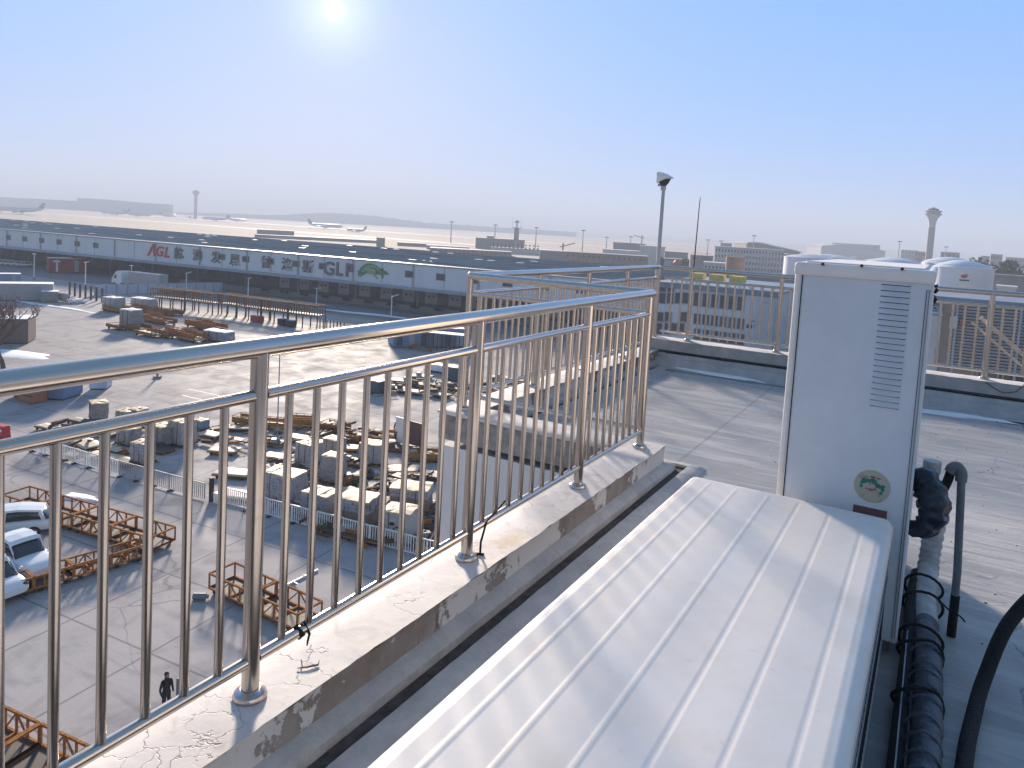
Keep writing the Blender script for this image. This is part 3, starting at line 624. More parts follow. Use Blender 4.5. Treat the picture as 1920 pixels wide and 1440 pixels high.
    # valve cluster on the right side
    mb = MB()
    mb.tube(spline([(w/2-.01, .22, .60), (w/2+.03, .21, .585), (w/2+.06, .19, .54), (w/2+.065, .18, .48), (w/2+.045, .18, .43), (w/2, .19, .41)], 8), [.028, .032, .036, .04, .043, .044, .046, .05, .052, .05, .047, .05, .053, .055, .052, .05, .048, .052, .055, .056, .055, .05, .046, .05, .052, .05, .046, .044, .04, .042, .044, .042, .04, .038, .036, .034, .03, .03, .03, .03, .03][:41], 18)
    for i, (x, y, z) in enumerate(mb.v): k = noise.noise((x*28, y*28, z*28))*.010+noise.noise((x*70, y*70, z*70))*.004; mb.v[i] = (x+k, y-k, z+k*.6)
    mb.build('valve_wrap', MT['foil'], root, True)
    mb = MB(); mb.tube([(w/2+.05, .30, .60), (w/2+.05, .30, .645)], .03, 18); mb.build('valve_cap', MT['wrapw'], root, True)
    mb = MB()
    for i in range(14): mb.ball((w/2+.003+random.random()*.006, .03+random.random()*.03, H-.045-i*.006+random.uniform(-.004, .004)), random.uniform(.002, .006), 5, (random.uniform(.6, 1.4), 1, random.uniform(.6, 1.6)))
    mb.build('foam_scrap', MT['black'], root)
ac_far()
# stand pipe with elbow
sp = empty('vent_pipe', (.152, 3.10, ZR), 0, 'upright grey conduit pipe with a rounded elbow cap beside the tall unit', 'pipe')
MB().tube([(0, 0, 0), (-.002, 0, .25), (-.02, 0, .60)], .0135, 14).build('pipe', MT['pipe'], sp, True)
MB().tube([(0.0, -.001, -.0), (0, -.001, .16)], .0155, 14).build('black_sleeve', MT['black'], sp, True)
mb = MB(); mb.tube(spline([(-.021, 0, .585), (-.022, 0, .615), (-.034, 0, .634), (-.05, 0, .630), (-.058, 0, .612)]), .0195, 14); mb.build('elbow_cap', MT['pipe'], sp, True)
mb = MB(); mb.tube(spline([(-.055, 0, .615), (-.064, 0, .57), (-.085, .01, .51), (-.12, .02, .47), (-.15, .03, .46)]), .016, 12); mb.build('cable_sleeve', MT['black'], sp, True)
# big black hose loop
pts = [(.9, 3.35, ZR+.20), (.62, 3.12, ZR+.33), (.42, 2.98, ZR+.33), (.30, 2.86, ZR+.22), (.235, 2.72, ZR+.07), (.20, 2.52, ZR+.03), (.175, 2.30, ZR+.028), (.15, 1.9, ZR+.03), (.13, 1.2, ZR+.03)]
mb = MB(); mb.tube(spline(pts, 10), .0215, 16)
tag(mb.build('insulated_hose', MT['black'], None, True), 'thick black insulated hose curving up from the roof at the right edge', 'hose')
# wrapped pipe bundle on the roof
bd = empty('pipe_bundle', (.10, 3.0, ZR), 0, 'bundle of tape wrapped coolant pipes lying on the roof beside the units', 'pipe bundle')
path = spline([(-.02, .62, .28), (-.03, .60, .14), (-.035, .52, .06), (-.04, .30, .045), (-.03, 0, .045), (-.02, -.3, .05), (-.02, -.7, .05), (-.03, -1.3, .05), (-.03, -2, .05)], 12)
rs = [.040+.0025*math.sin(i*1.9)+.0025*noise.noise((i*.7, 0, 0)) for i in range(len(path))]
split = int(len(path)*.48)
MB().tube(path[:split+1], rs[:split+1], 16).build('white_wrap', MT['wrapw'], bd, True)
MB().tube(path[split:], [r_*(1.02+.10*noise.noise((i_*.45, 3, 1))) for i_, r_ in enumerate(rs[split:])], 16).build('dark_wrap', MT['wrap'], bd, True)
MB().tube(spline([(-.075, .5, .05), (-.085, .2, .05), (-.08, 0, .05), (-.085, -.4, .045), (-.09, -1.2, .045), (-.09, -2, .045)], 8), .021, 12).build('black_pipe', MT['black'], bd, True)
mb = MB()
for yy in (.37, .20, -.10, -.20, -.52, -.95):
    dz = random.uniform(-.02, .02); MB().tube([(-.034+.054*math.cos(a_)*(1.05 if math.cos(a_) > 0 else 1.5), yy+dz*math.sin(a_*2), .047+.053*math.sin(a_)) for a_ in [2*PI*q_/18-.6 for q_ in range(19)]], .0055, 8).build('strap', MT['black'], bd, True)
for i in range(11):
    yy = -.22-i*.085-random.uniform(0, .05); MB().tube([(-.028+.048*math.cos(a_), yy+.008*math.sin(a_*1.3), .050+.048*math.sin(a_)) for a_ in [PI*q_/10 for q_ in range(11)]], .0035, 6).build('tape_edge', MT['wrap'], bd, True)
mb = MB(); mb.tube(spline([(.02, .31, .03), (.05, .28, .018), (.08, .25, .022), (.10, .24, .008)]), .0035, 6); mb.build('tape_tail', MT['black'], bd, True)
mb = MB(); mb.box((.012, 1.75, ZR+.04), (.004, 2.3, .06)); mb.box((.030, 1.75, ZR+.012), (.036, 2.3, .004))
for k in range(6): mb.tube([(.030, 2.7-k*.22, ZR+.014), (.030, 2.7-k*.22, ZR+.018)], .007, 8)
tag(mb.build('steel_angle', MT['galv'], None), 'strip of galvanised steel angle with bolts lying beside the ribbed unit', 'steel angle')
# ================================================================== WAREHOUSE
def along(px, py): 
    d = ray(px, py); t = (WA-EYE).dot(WN)/d.dot(WN); return EYE+d*t
def sval(px, py): return (along(px, py)-WA).dot(WD)
WR = math.atan2(WD.y, WD.x)
wh = empty('cargo_warehouse', (WA.x, WA.y, 0), WR, 'very long white clad cargo warehouse with dark roof and sign lettering across its front', 'warehouse')
# local frame: x along the facade, -y toward the camera
SL, SR = -230.0, 175.0; HT, HC = 10.15, 5.2; DW = 68
MB().box(((SL+SR)/2, DW/2+1.2, HC/2+HT/2-.1), (SR-SL, DW-2, HT-HC-.2)).build('fascia_block', MT['wwall'], wh)
MB().box(((SL+SR)/2, .35, (HC+HT)/2), (SR-SL, .5, HT-HC)).build('fascia', MT['fascia'], wh)
MB().box(((SL+SR)/2, DW, (HT-.2)/2), (SR-SL, 1, HT-.3)).build('rear_wall', MT['wwall'], wh)
mb = MB(); mb.box((72, 7.3, HC/2+.3), (206, .4, HC+.4)); mb.box((-130.5, 15, HC/2+.1), (199, .4, HC+.2)); mb.box((-31.2, 11, HC/2), (.4, 8, HC)); mb.build('recessed_wall', MT['wwall'], wh)
MB().box((74, 3.9, .55), (202, 6.2, 1.1)).build('dock_platform', MT['conc'], wh)
mb = MB(); mb.xz([(SL, HC-.05), (SR, HC-.05), (SR, HC+.05), (SL, HC+.05)], -2.6, 8); mb.box(((SL+SR)/2, -2.7, HC-.12), (SR-SL, .3, .55)); mb.build('canopy', MT['canopy'], wh)
# roof: low corrugated ridges running along the facade, with skylights
mb = MB(); prof = []; n = 22
for i in range(n+1):
    y = .2+DW*i/n; prof.append((y, HT+.05+.5*math.sin(PI*i/n))); 
    if i < n: prof.append((y+DW/n*.78, HT+.05+.5*math.sin(PI*(i+.5)/n)+.10)); prof.append((y+DW/n*.82, HT+.35+.5*math.sin(PI*(i+.5)/n)))
b = 0
for y, z in prof: mb.v += [(SL-.5, y, z), (SR+.5, y, z)]
for i in range(len(prof)-1): mb.f.append((i*2, i*2+1, i*2+3, i*2+2))
roof = mb.build('roof', MT['wroof'], wh)
rnd = random.Random(3)
for i in range(64):
    x = SL+6+(SR-SL-12)*rnd.random(); row = rnd.choice((2, 5, 8, 12, 16)); y = DW*row/22+.9
    MB().box((x, y, HT+.42+.5*math.sin(PI*row/22)), (1.8, .9, .16)).build('skylight', MT['white'], roof)
# panel seams
for i in range(51): MB().box((SL+i*8.0+2.5, .085, (HC+HT)/2+.1), (.16, .05, HT-HC-.4)).build('panel_seam', MT['canopy'], wh)
MB().box(((SL+SR)/2, .02, HT+.02), (SR-SL, .35, .28)).build('gutter', MT['canopy'], wh)
for i in range(25): MB().tube([(SL+i*16.0+2.9, .0, HT-.2), (SL+i*16.0+2.9, .0, HC+.1)], .11, 6).build('downpipe', MT['lgrey'], wh, True)
# windows
bay = 7.9; s0 = sval(767, 518)
k = -29
while s0+k*bay < SR-5:
    s = s0+k*bay; k += 1
    if -52 < s < -21: continue
    wdo = MB().box((s, .07, 7.95), (2.1, .06, 1.35)).build('window', MT['wpane'], wh)
    MB().box((s, .05, 8.66), (2.3, .1, .1)).box((s, .05, 7.24), (2.3, .1, .1)).box((s-1.1, .05, 7.95), (.1, .1, 1.5)).box((s+1.1, .05, 7.95), (.1, .1, 1.5)).build('window_frame', MT['lgrey'], wdo)
# dock doors and columns
k = -3; s0 = sval(516, 530)
for i in range(24):
    s = s0+i*(sval(830, 573)-s0)/7.6-3.5
    if s > SR-8: break
    dr = MB().box((s, 7.05, 1.1+1.95), (3.2, .12, 3.9)).build('dock_door', MT['door'], wh)
    MB().box((s-.5, 6.97, 2.7), (.5, .05, .35)).box((s+.6, 6.97, 2.75), (.5, .05, .3)).build('door_light', MT['darkc'], dr)
    MB().box((s, .25, .95), (2.0, .5, .5)).build('dock_bumper', MT['darkc'], wh)
for i in range(24): MB().box((SL+10+i*16.6, 1.0, HC/2), (.35, .35, HC)).build('column', MT['conc'], wh)
# sign lettering
def letters(txt, name, px, py, hpx, m, parent, sx=1.0, bold=.02, shear=0, ext=.10):
    p = along(px, py); s = (p-WA).dot(WD); size = hpx*mpp(p)
    cu = bpy.data.curves.new(name, 'FONT'); cu.body = txt; cu.align_x = 'CENTER'; cu.align_y = 'CENTER'; cu.size = size; cu.extrude = ext; cu.offset = bold*size; cu.shear = shear
    t = bpy.data.objects.new(name, cu); COL.objects.link(t)
    dg = bpy.context.evaluated_depsgraph_get(); me = bpy.data.meshes.new_from_object(t.evaluated_get(dg))
    bpy.data.objects.remove(t)
    o = bpy.data.objects.new(name, me); COL.objects.link(o); me.materials.clear(); me.materials.append(MT[m]); o.parent = parent
    o.location = (s, -.02, p.z); o.rotation_euler = (PI/2, 0, 0); o.scale = (sx, 1, 1); return o
sg = MB().box((sval(297, 472), .07, along(297, 472).z), (.3, .02, .1)).build('sign_lettering', MT['fascia'], wh)
for ch, px, py, h, m, sx in (('\u039b', 284, 470.5, 29, 'sign_red', 1.15), ('G', 298, 472, 26, 'sign_red', 1.1), ('L', 312, 474, 27, 'sign_red', 1.0),
    ('航', 335, 476, 22, 'sign_grey', 1.15), ('港', 370, 480, 22, 'sign_grey', 1.15), ('发', 405, 484, 22, 'sign_grey', 1.15), ('展', 440, 488, 22, 'sign_grey', 1.15),
    ('普', 499, 493, 24, 'sign_grey', 1.15), ('洛', 538, 497, 24, 'sign_grey', 1.15), ('斯', 577, 501, 24, 'sign_grey', 1.15),
    ('G', 617, 504.5, 34, 'sign_grey', 1.1), ('L', 636, 506, 34, 'sign_grey', 1.0), ('P', 655, 508, 34, 'sign_grey', 1.1)):
    letters(ch, 'letter', px, py, h, m, sg, sx, .03 if ch < 'z' or ch == '\u039b' else .022, .25 if m == 'sign_red' else 0)
def arc_band(pts, w0, w1, m, dy):
    P = spline([(sval(x, y), 0, along(x, y).z) for x, y in pts], 10); mb = MB(); n = len(P); up = []; dn = []
    for i, q in enumerate(P):
        t = (P[min(i+1, n-1)]-P[max(i-1, 0)]).normalized(); nn = Vector((-t.z, 0, t.x)); w = (w0+(w1-w0)*i/(n-1))*math.sin(PI*min(.96, .06+i/(n-1)))**.6
        up.append(q+nn*w); dn.append(q-nn*w)
    for i in range(n-1): mb.quad(*[(v.x, -.04-dy, v.z) for v in (dn[i], dn[i+1], up[i+1], up[i])])
    for i in range(n-1): mb.quad(*[(v.x, y_, v.z) for v, y_ in ((up[i], -.04-dy), (up[i+1], -.04-dy), (up[i+1], .1), (up[i], .1))])
    return mb.build('emblem_arc', MT[m], em)
em = MB().box((sval(693, 512), .07, along(693, 512).z), (.3, .02, .1)).build('green_emblem', MT['sign_green'], wh)
arc_band([(671, 517), (680, 503), (694, 499), (710, 506), (718, 522)], .45, .75, 'sign_green', 0)
arc_band([(676, 512), (688, 501), (702, 500), (714, 509)], .3, .4, 'sign_green2', .02)
arc_band([(674, 519), (686, 510), (698, 511), (708, 523)], .3, .55, 'sign_green2', .01)
arc_band([(670, 508), (680, 513), (688, 508)], .35, .3, 'sign_green', .03)
arc_band([(712, 514), (720, 511), (729, 515)], .5, .4, 'sign_green', .03)

# ================================================================== VEHICLES
def wheel(parent, x, y, r, w, side):
    t = MB().tube([(x, y-w/2, r), (x, y+w/2, r)], r, 18).build('wheel', MT['tyre'], parent, True, bevel=.02)
    MB().tube([(x, y+side*w/2-side*.01, r), (x, y+side*(w/2+.012), r)], r*.62, 14).build('rim', MT['rim'], t, True)
def loft(st, n=20, e=3.2):
    """stations (x, half width, z0, z1) -> rounded-section hull"""
    mb = MB()
    for x, hw, z0, z1 in st:
        for k in range(n):
            a = 2*PI*k/n; c, s = math.cos(a), math.sin(a)
            mb.v.append((x, hw*math.copysign(abs(c)**(2/e), c), (z0+z1)/2+(z1-z0)/2*math.copysign(abs(s)**(2/e), s)))
    for i in range(len(st)-1):
        for k in range(n):
            a = i*n+k; b = i*n+(k+1) % n; mb.f.append((a, b, b+n, a+n))
    mb.f.append(tuple(range(n))); mb.f.append(tuple(len(mb.v)-1-k for k in range(n)))
    return mb
def car(px, py, heading, label, kind='suv', L=4.5, group=None, body='carw', off=(0, 0), roofm=None):
    p = G(px, py); root = empty('parked_'+('pickup' if kind == 'pickup' else 'car'), (p.x+off[0], p.y+off[1], 0), heading, label, 'pickup' if kind == 'pickup' else 'car', group)
    h = L/2; W2 = .92
    if kind == 'pickup': 
        st = [(-h, .80, .50, .96), (-h+.08, .88, .42, 1.04), (-.6, W2, .36, 1.05), (.9, W2, .34, 1.08), (h-.55, .90, .36, 1.02), (h-.12, .84, .38, .92), (h, .74, .44, .80)]
        cab = [(-1.25, .70, .95, 1.15), (-1.0, .76, .95, 1.72), (-.3, .78, .95, 1.80), (.35, .76, .95, 1.74), (1.05, .70, .95, 1.12)]
    else:
        st = [(-h, .74, .45, .88), (-h+.10, .86, .36, 1.02), (-1.2, W2, .30, 1.04), (.8, W2, .30, 1.02), (h-.6, .88, .32, .98), (h-.15, .82, .34, .86), (h, .70, .42, .74)]
        cab = [(-h+.12, .66, .9, 1.10), (-h+.55, .72, .9, 1.52), (-.6, .76, .9, 1.66), (.35, .75, .9, 1.62), (1.35, .70, .9, 1.04)]
    loft(st, 24, 4).build('body', MT[body], root, True)
    gl = loft([(x, w, a, b-.03) for x, w, a, b in cab], 24, 3.4).build('window_band', MT['glass'], root, True)
    rf = MB(); mids = cab[1:-1]
    P = []
    for x, w, a, b in ([(cab[1][0]-.10, cab[1][1]-.03, 0, cab[1][3]-.10)]+list(mids)+[(cab[-2][0]+.22, cab[-2][1]-.03, 0, cab[-2][3]-.14)]):
        P.append([(x, -w*.96, b-.10), (x, -w*.86, b-.005), (x, 0, b+.022), (x, w*.86, b-.005), (x, w*.96, b-.10)])
    for r1, r2 in zip(P[:-1], P[1:]):
        for i in range(4): rf.quad(r1[i], r1[i+1], r2[i+1], r2[i])
    rf.build('roof_panel', MT[roofm or body], root, True)
    for sy in (-1, 1):
        MB().bar((cab[-1][0]-.12, sy*.70, 1.02), (cab[-2][0]+.05, sy*(.72), cab[-2][3]-.05), .06).build('pillar', MT[body], root)
        MB().bar((0.0, sy*.775, 1.0), (-.05, sy*.755, cab[2][3]-.08), .07).build('pillar', MT[body], root)
        MB().bar((cab[0][0]+.25, sy*.72, 1.0), (cab[1][0]+.02, sy*.70, cab[1][3]-.08), .16 if kind == 'suv' else .08).build('pillar', MT[body], root)
        MB().ball((.95, sy*.99, 1.08), .10, 10, (.7, 1, .7)).build('mirror', MT[body], root, True)
        for x in (-h+.85, h-.9): wheel(root, x, sy*.82, .35, .24, sy)
        MB().ball((h-.16, sy*.66, .78), .13, 10, (.9, 1.3, .6)).build('headlight', MT['glass'], root, True)
        MB().ball((-h+.08, sy*.72, .86), .11, 10, (.5, .8, 1.1)).build('tail_light', MT['lamp_red'], root, True)
    MB().box((h-.05, 0, .66), (.08, .9, .16)).build('grille', MT['darkc'], root, bevel=.02)
    if kind == 'pickup': MB().box((-1.7, 0, 1.02), (1.2, 1.5, .1)).build('cargo_bed', MT['darkc'], root)
    return root
def head(a, b): d = b-a; return math.atan2(d.y, d.x)
car(14, 1003, head(G(62, 997), G(0, 1003)), 'white sport utility car seen from behind, parked inside the rusty cages', 'suv', 4.5)
car(38, 1066, head(G(0, 1038), G(62, 1072)), 'white pickup with sunlit roof nosing toward the rusty cages', 'pickup', 5.0, roofm='carw')
car(-22, 1108, head(G(0, 1038), G(62, 1072)), 'white car whose nose just shows at the left edge below the pickup', 'suv', 4.5)
for i, (px, py) in enumerate(((3, 497), (14, 498), (24, 498.5), (35, 499.5), (45, 500.5))):
    car(px, py, WR-PI/2-.45, 'small white vehicle in the row parked under the warehouse canopy at the far left', 'suv', 4.3, 'white vehicles parked in a row under the canopy')
def semi(px, py, heading, label, L=13.6, body='lgrey', cabm='white'):
    p = G(px, py); root = empty('semi_truck', (p.x, p.y, 0), heading, label, 'truck')
    MB().box((-L/2+2.0, 0, 2.55), (L-4.2+1.4, 2.5, 2.75)).build('trailer_box', MT[body], root, bevel=.05)
    MB().box((-L/2+2, 0, 1.08), (L-3, 1.0, .2)).build('chassis', MT['darkc'], root)
    cb = MB().xz([(L/2-3.6, .7), (L/2-.55, .7), (L/2-.1, 1.0), (L/2-.05, 1.9), (L/2-.55, 2.35), (L/2-1.35, 3.45), (L/2-2.2, 3.8), (L/2-3.3, 3.9), (L/2-3.6, 3.6)], -1.2, 1.2).build('cab', MT[cabm], root, bevel=.10, seg=3)
    for s in (-1, 1): MB().xz([(L/2-1.9, 2.0), (L/2-.95, 2.0), (L/2-1.35, 2.9), (L/2-1.9, 2.9)], s*1.19, s*1.215).build('side_window', MT['glass'], cb)
    MB().quad((L/2-.60, -1.0, 2.42), (L/2-.60, 1.0, 2.42), (L/2-1.30, 1.0, 3.42), (L/2-1.30, -1.0, 3.42)).build('windscreen', MT['glass'], cb)
    for x in (L/2-1.1, L/2-3.6, -L/2+1.4, -L/2+2.7, -L/2+4.0):
        for s in (-1, 1): wheel(root, x, s*1.05, .5, .4, s)
    MB().box((L/2-.02, 0, 1.15), (.08, 1.5, .6)).build('grille', MT['darkc'], cb)
    return root
semi(252, 540, WR+PI, 'semi truck with long pale grey trailer parked in front of the warehouse', 13.2)
def cbox(name, px0, px1, pyb, h, d, m, label, cat, heading=None, parts='container', doors=True, group=None):
    a, b = G(px0, pyb), G(px1, pyb); hd_ = heading if heading is not None else head(a, b); c = (a+b)/2; L = (b-a).length*abs(math.cos(head(a, b)-hd_))
    root = empty(name, (c.x, c.y, 0), hd_, label, cat, group)
    MB().box((0, d/2, h/2+.12), (L, d, h)).build('shell', MT[m], root, bevel=.03)
    mb = MB(); n = max(4, int(L/.6))
    for i in range(n+1): mb.box((-L/2+L*i/n, -.02, h/2+.12), (.12, .05, h-.2))
    mb.build('ribs', MT[m], root)
    MB().box((0, d/2, h+.16), (L+.06, d+.06, .08)).build('snowy_top', MT['snow'], root)
    MB().box((0, d/2, .06), (L*.96, d*.9, .12)).build('skid', MT['darkc'], root)
    if doors: MB().box((L*.22, -.04, h*.46+.12), (L*.12, .05, h*.8)).build('door_panel', MT['canopy'], root)
    return root, L
rt, L_ = cbox('freight_container', 92, 163, 512, 3.9, 3, 'red', 'long red freight container standing under the warehouse canopy', 'container')
MB().box((-L_*.30, -.07, 2.0), (L_*.05, .04, 3.2)).box((-L_*.30, -.07, 3.2), (L_*.18, .04, .5)).build('white_stripe', MT['white'], rt)
cbox('flat_container', -8, 39, 537, 2.6, 3, 'blue', 'blue and white container under snow at the left edge, nearest the canopy', 'container')
cbox('flat_container', -10, 99, 564, 3.1, 4, 'lgrey', 'long grey container row with snowy top at the left edge of the yard', 'container')
cbox('cargo_crate', 77, 108, 567, 1.9, 3, 'wrapf', 'low grey crate in front of the right end of the long container row', 'crate', doors=False)
# orange/white barrier board and scrap pile
mb = MB(); p = G(118, 566); o_ = Vector((p.x, p.y, 0))
bb = empty('striped_barrier', o_, WR, 'short board with slanted white stripes at the end of the container row', 'barrier')
MB().box((0, 0, .9), (4, .1, 1.5)).build('board', MT['brown'], bb)
mb = MB()
for k in range(7): mb.bar((-1.9+k*.5, -.07, .2), (-1.3+k*.5, -.07, 1.6), .03, .18)
mb.build('stripes', MT['white'], bb)
p = G(136, 567); mb = MB(); rr_ = random.Random(5)
for k in range(16): mb.box((p.x+rr_.uniform(-2.5, 2.5), p.y+rr_.uniform(-1.2, 1.2), rr_.uniform(.15, .7)), (rr_.uniform(.5, 1.6), rr_.uniform(.3, 1.0), rr_.uniform(.1, .4)), rot=Matrix.Rotation(rr_.random()*6, 3, 'Z')@Matrix.Rotation(rr_.uniform(-.5, .5), 3, 'X'))
tag(mb.build('snowy_rubble', MT['snow'], None), 'heap of snowy rubble between the crate and the dark post fence', 'rubble', kind='stuff')
# ================================================================== FENCES AND POLES
def fence_posts(a, b, n, h, panel, post, name, label, cat='fence', th=.05, pw=.14):
    L = (b-a).length; root = empty(name, (a.x, a.y, 0), head(a, b), label, cat)
    for i in range(n): 
        if panel: MB().box((L*(i+.5)/n, 0, h/2+.05), (L/n-pw*.6, th, h)).build('panel', MT[panel], root)
    for i in range(n+1): MB().box((L*i/n, -.05, h/2+.1), (pw, pw, h+.25)).build('post', MT[post], root)
    return root, L
fence_posts(G(178, 553), G(416, 546), 13, 2.1, 'hoard', 'canopy', 'hoarding_fence', 'blue white hoarding fence running across the yard below the parked truck', pw=.22)
fence_posts(G(131, 553), G(192, 567), 6, 2.6, None, 'deckd', 'post_fence', 'dark open post fence left of the blue white hoarding', pw=.3)
def lamp(px, pyb, pyt, label, arm=0, flare=.0):
    b = G(px, pyb); h = (pyb-pyt)*mpp(b); root = empty('street_lamp', (b.x, b.y, 0), WR, label, 'street lamp', 'slim white lamp posts in the yard')
    MB().tube([(0, 0, 0), (0, 0, h)], [.14, .09], 8).build('pole', MT['white'], root, True)
    MB().box((arm*.6+.0, 0, h), (1.0+abs(arm)*.8, .4, .14), rot=Matrix.Rotation(-.35*arm, 3, 'Y')).build('lamp_head', MT['white'], root)
    MB().tube([(0, 0, 0), (0, 0, .5)], .3, 8).build('footing', MT['conc'], root)
lamp(64, 524, 476, 'leftmost slim white lamp post, between the white vehicles and the red container', 0)
lamp(160, 543, 491, 'white lamp post in front of the right end of the red container', .5)
lamp(246, 537, 498, 'white lamp post in front of the grey trailer of the truck', 0)
lamp(349, 549, 511, 'white lamp post with slanted head behind the hoarding, right of the truck', .9)
lamp(465, 557, 521, 'white lamp post in front of the first dock doors right of the hoarding', .3)
lamp(593, 575, 540, 'white lamp post below the big letters, behind the rusty racks', .5)
lamp(733, 600, 554, 'rightmost white lamp post with slanted head, below the green emblem', 1)
def pole(px, pyb, h, r, m, label, cat='pole'):
    b = G(px, pyb); root = empty('utility_pole', (b.x, b.y, 0), 0, label, cat); MB().tube([(0, 0, 0), (0, 0, h)], [r, r*.7], 10).build('shaft', MT[m], root, True); MB().box((0, 0, .12), (r*5, r*5, .24)).build('plinth', MT['conc'], root); return root
pole(295, 709, 2.4, .13, 'conc', 'stubby concrete pole under the top rail at the upper left of the yard')
pole(519, 840, 9.4, .055, 'blue', 'thin blue pole rising from among the wrapped loads just right of the first post')
# ================================================================== RUSTY RACKS
MT['rack'] = mat('rack_steel', (.30, .19, .12), .9, 0, 0, 3, .2, 20, col2=(.15, .085, .055), spec=.1)
def rack(px0, py0, px1, py1, h, label, deep=2.2):
    h = 2.1; a, b = G(px0, py0), G(px1, py1); L = (b-a).length; root = empty('steel_rack', (a.x, a.y, 0), head(a, b), label, 'rack', 'rusty roller racks standing in a row')
    n = max(2, int(L/2.6))
    for i in range(n+1):
        for y in (0, deep): MB().bar((L*i/n, y, 0), (L*i/n+.05, y, h), .16).build('leg', MT['rust2'], root)
    mb = MB()
    for y in (0, deep):
        mb.bar((0, y, h), (L, y, h), .16, .2); mb.bar((0, y, h+.95), (L, y, h+.95), .12); mb.bar((0, y, h+1.8), (L, y, h+1.8), .16)
    k = int(L/.55)
    for i in range(k+1): 
        mb.bar((L*i/k, 0, h), (L*i/k, deep, h), .10); mb.bar((L*i/k, 0, h), (L*i/k, 0, h+1.8), .13); mb.bar((L*i/k, deep, h), (L*i/k, deep, h+1.8), .13); mb.bar((L*i/k, 0, h+1.8), (L*i/k, deep, h+1.8), .10)
    mb.build('roller_frame', MT['rack'], root)
    mb = MB(); mb.box((L/2, deep/2, h+.10), (L*.98, deep*.8, .05)); mb.build('tray', MT['deckd'], root); return root
rack(282, 577, 345, 584, 2.3, 'leftmost rusty rack of the row, touching the brown wagons')
rack(347, 584, 398, 591, 2.3, 'second rusty rack from the left, its right end at the gap in the row')
rack(409, 590, 442, 595, 2.4, 'first rusty rack right of the gap in the row')
rack(444, 596, 488, 602, 2.4, 'rusty rack in the middle of the right hand group, above the red box')
rack(490, 602, 538, 609, 2.4, 'rusty rack second from the right end of the row')
rack(540, 609, 594, 616, 2.4, 'rightmost rusty rack, ending beside the small posts')
for i, (px, py, m, lb) in enumerate(((482, 604, 'red', 'small red box under the rusty racks'), (530, 610, 'darkc', 'small black box with snow on it under the rusty racks'), (545, 613, 'darkc', 'black box nearer the right end under the rusty racks'))):
    p = G(px, py); r_ = empty('floor_box', (p.x, p.y, 0), SLAB, lb, 'box'); MB().box((0, 0, .6), (2.4 if i == 0 else 1.5, 1.2, 1.1)).build('case', MT[m], r_, bevel=.04); MB().box((0, 0, 1.19), (1.1, .9, .07)).build('snow_cap', MT['snow'], r_)
p0, p1 = G(600, 616), G(645, 622)
fence_posts(p0, p1, 7, 1.5, None, 'rust2', 'post_fence', 'short run of small rusty posts right of the racks', pw=.14)
# ================================================================== DOLLIES, LOADS
def dolly(px, py, ang, L, Wd, label, deck='deckm', frame='rust2', side=0, cat='cargo dolly', tilt=0, group=None, box=None):
    p = G(px, py); root = empty('cargo_dolly', (p.x, p.y, 0), ang, label, cat, group)
    k_ = 1.0 if cat == 'wagon' else (.60 if py > 760 else .68); root.scale = (k_, k_, k_)
    mb = MB(); z = .50
    for y in (-Wd/2, 0, Wd/2): mb.bar((-L/2, y, z-.08), (L/2, y, z-.08), .10, .14)
    for k in range(5): mb.bar((-L/2+L*k/4, -Wd/2, z-.08), (-L/2+L*k/4, Wd/2, z-.08), .09, .12)
    mb.build('frame', MT[frame], root)
    if deck:
        d_ = MB(); nx = 8; b = 0; rs_ = random.Random(int(px*7+py))
        ph = rs_.random()*9
        for j in range(5):
            for i in range(nx+1):
                x = -L/2*1.03+L*1.03*i/nx; y = -Wd/2*1.03+Wd*1.03*j/4; d_.v.append((x, y, z+.05+.06*noise.noise((x*.8+ph, y*.8, ph))+(tilt*x)))
        for j in range(4):
            for i in range(nx): a = j*(nx+1)+i; d_.f.append((a, a+1, a+nx+2, a+nx+1))
        o = d_.build('deck', MT[deck], root, True); so_ = o.modifiers.new('thick', 'SOLIDIFY'); so_.thickness = .05
    for x in (-L*.36, L*.36):
        for y in (-Wd*.42, Wd*.42): 
            MB().tube([(x, y-.08, .2), (x, y+.08, .2)], .2, 12).build('wheel', MT['tyre'], root, True)
    MB().bar((L/2, 0, z-.1), (L/2+1.0, 0, .2), .07).ball((L/2+1.0, 0, .2), .09, 8).build('tow_bar', MT[frame], root)
    if side:
        mb = MB()
        for y in (-Wd/2, Wd/2):
            mb.bar((-L/2, y, z+side), (L/2, y, z+side), .08); mb.box((0, y, z+side*.45), (L, .05, side*.7))
            for k in range(5): mb.bar((-L/2+L*k/4, y, z), (-L/2+L*k/4, y, z+side), .08)
        mb.bar((-L/2, -Wd/2, z+side), (-L/2, Wd/2, z+side), .08)
        mb.build('side_boards', MT['yel' if frame == 'yel' else 'rust'], root)
    if box:
        rs_ = random.Random(int(px+py)); 
        for k in range(box): MB().box((rs_.uniform(-L*.35, L*.35), rs_.uniform(-Wd*.25, Wd*.25), z+.3), (rs_.uniform(.6, 1.3), rs_.uniform(.5, 1.0), .55), rz=rs_.random()).build('loose_box', MT[rs_.choice(('brown', 'lgrey', 'rust2', 'deckm'))], root, bevel=.03)
    return root
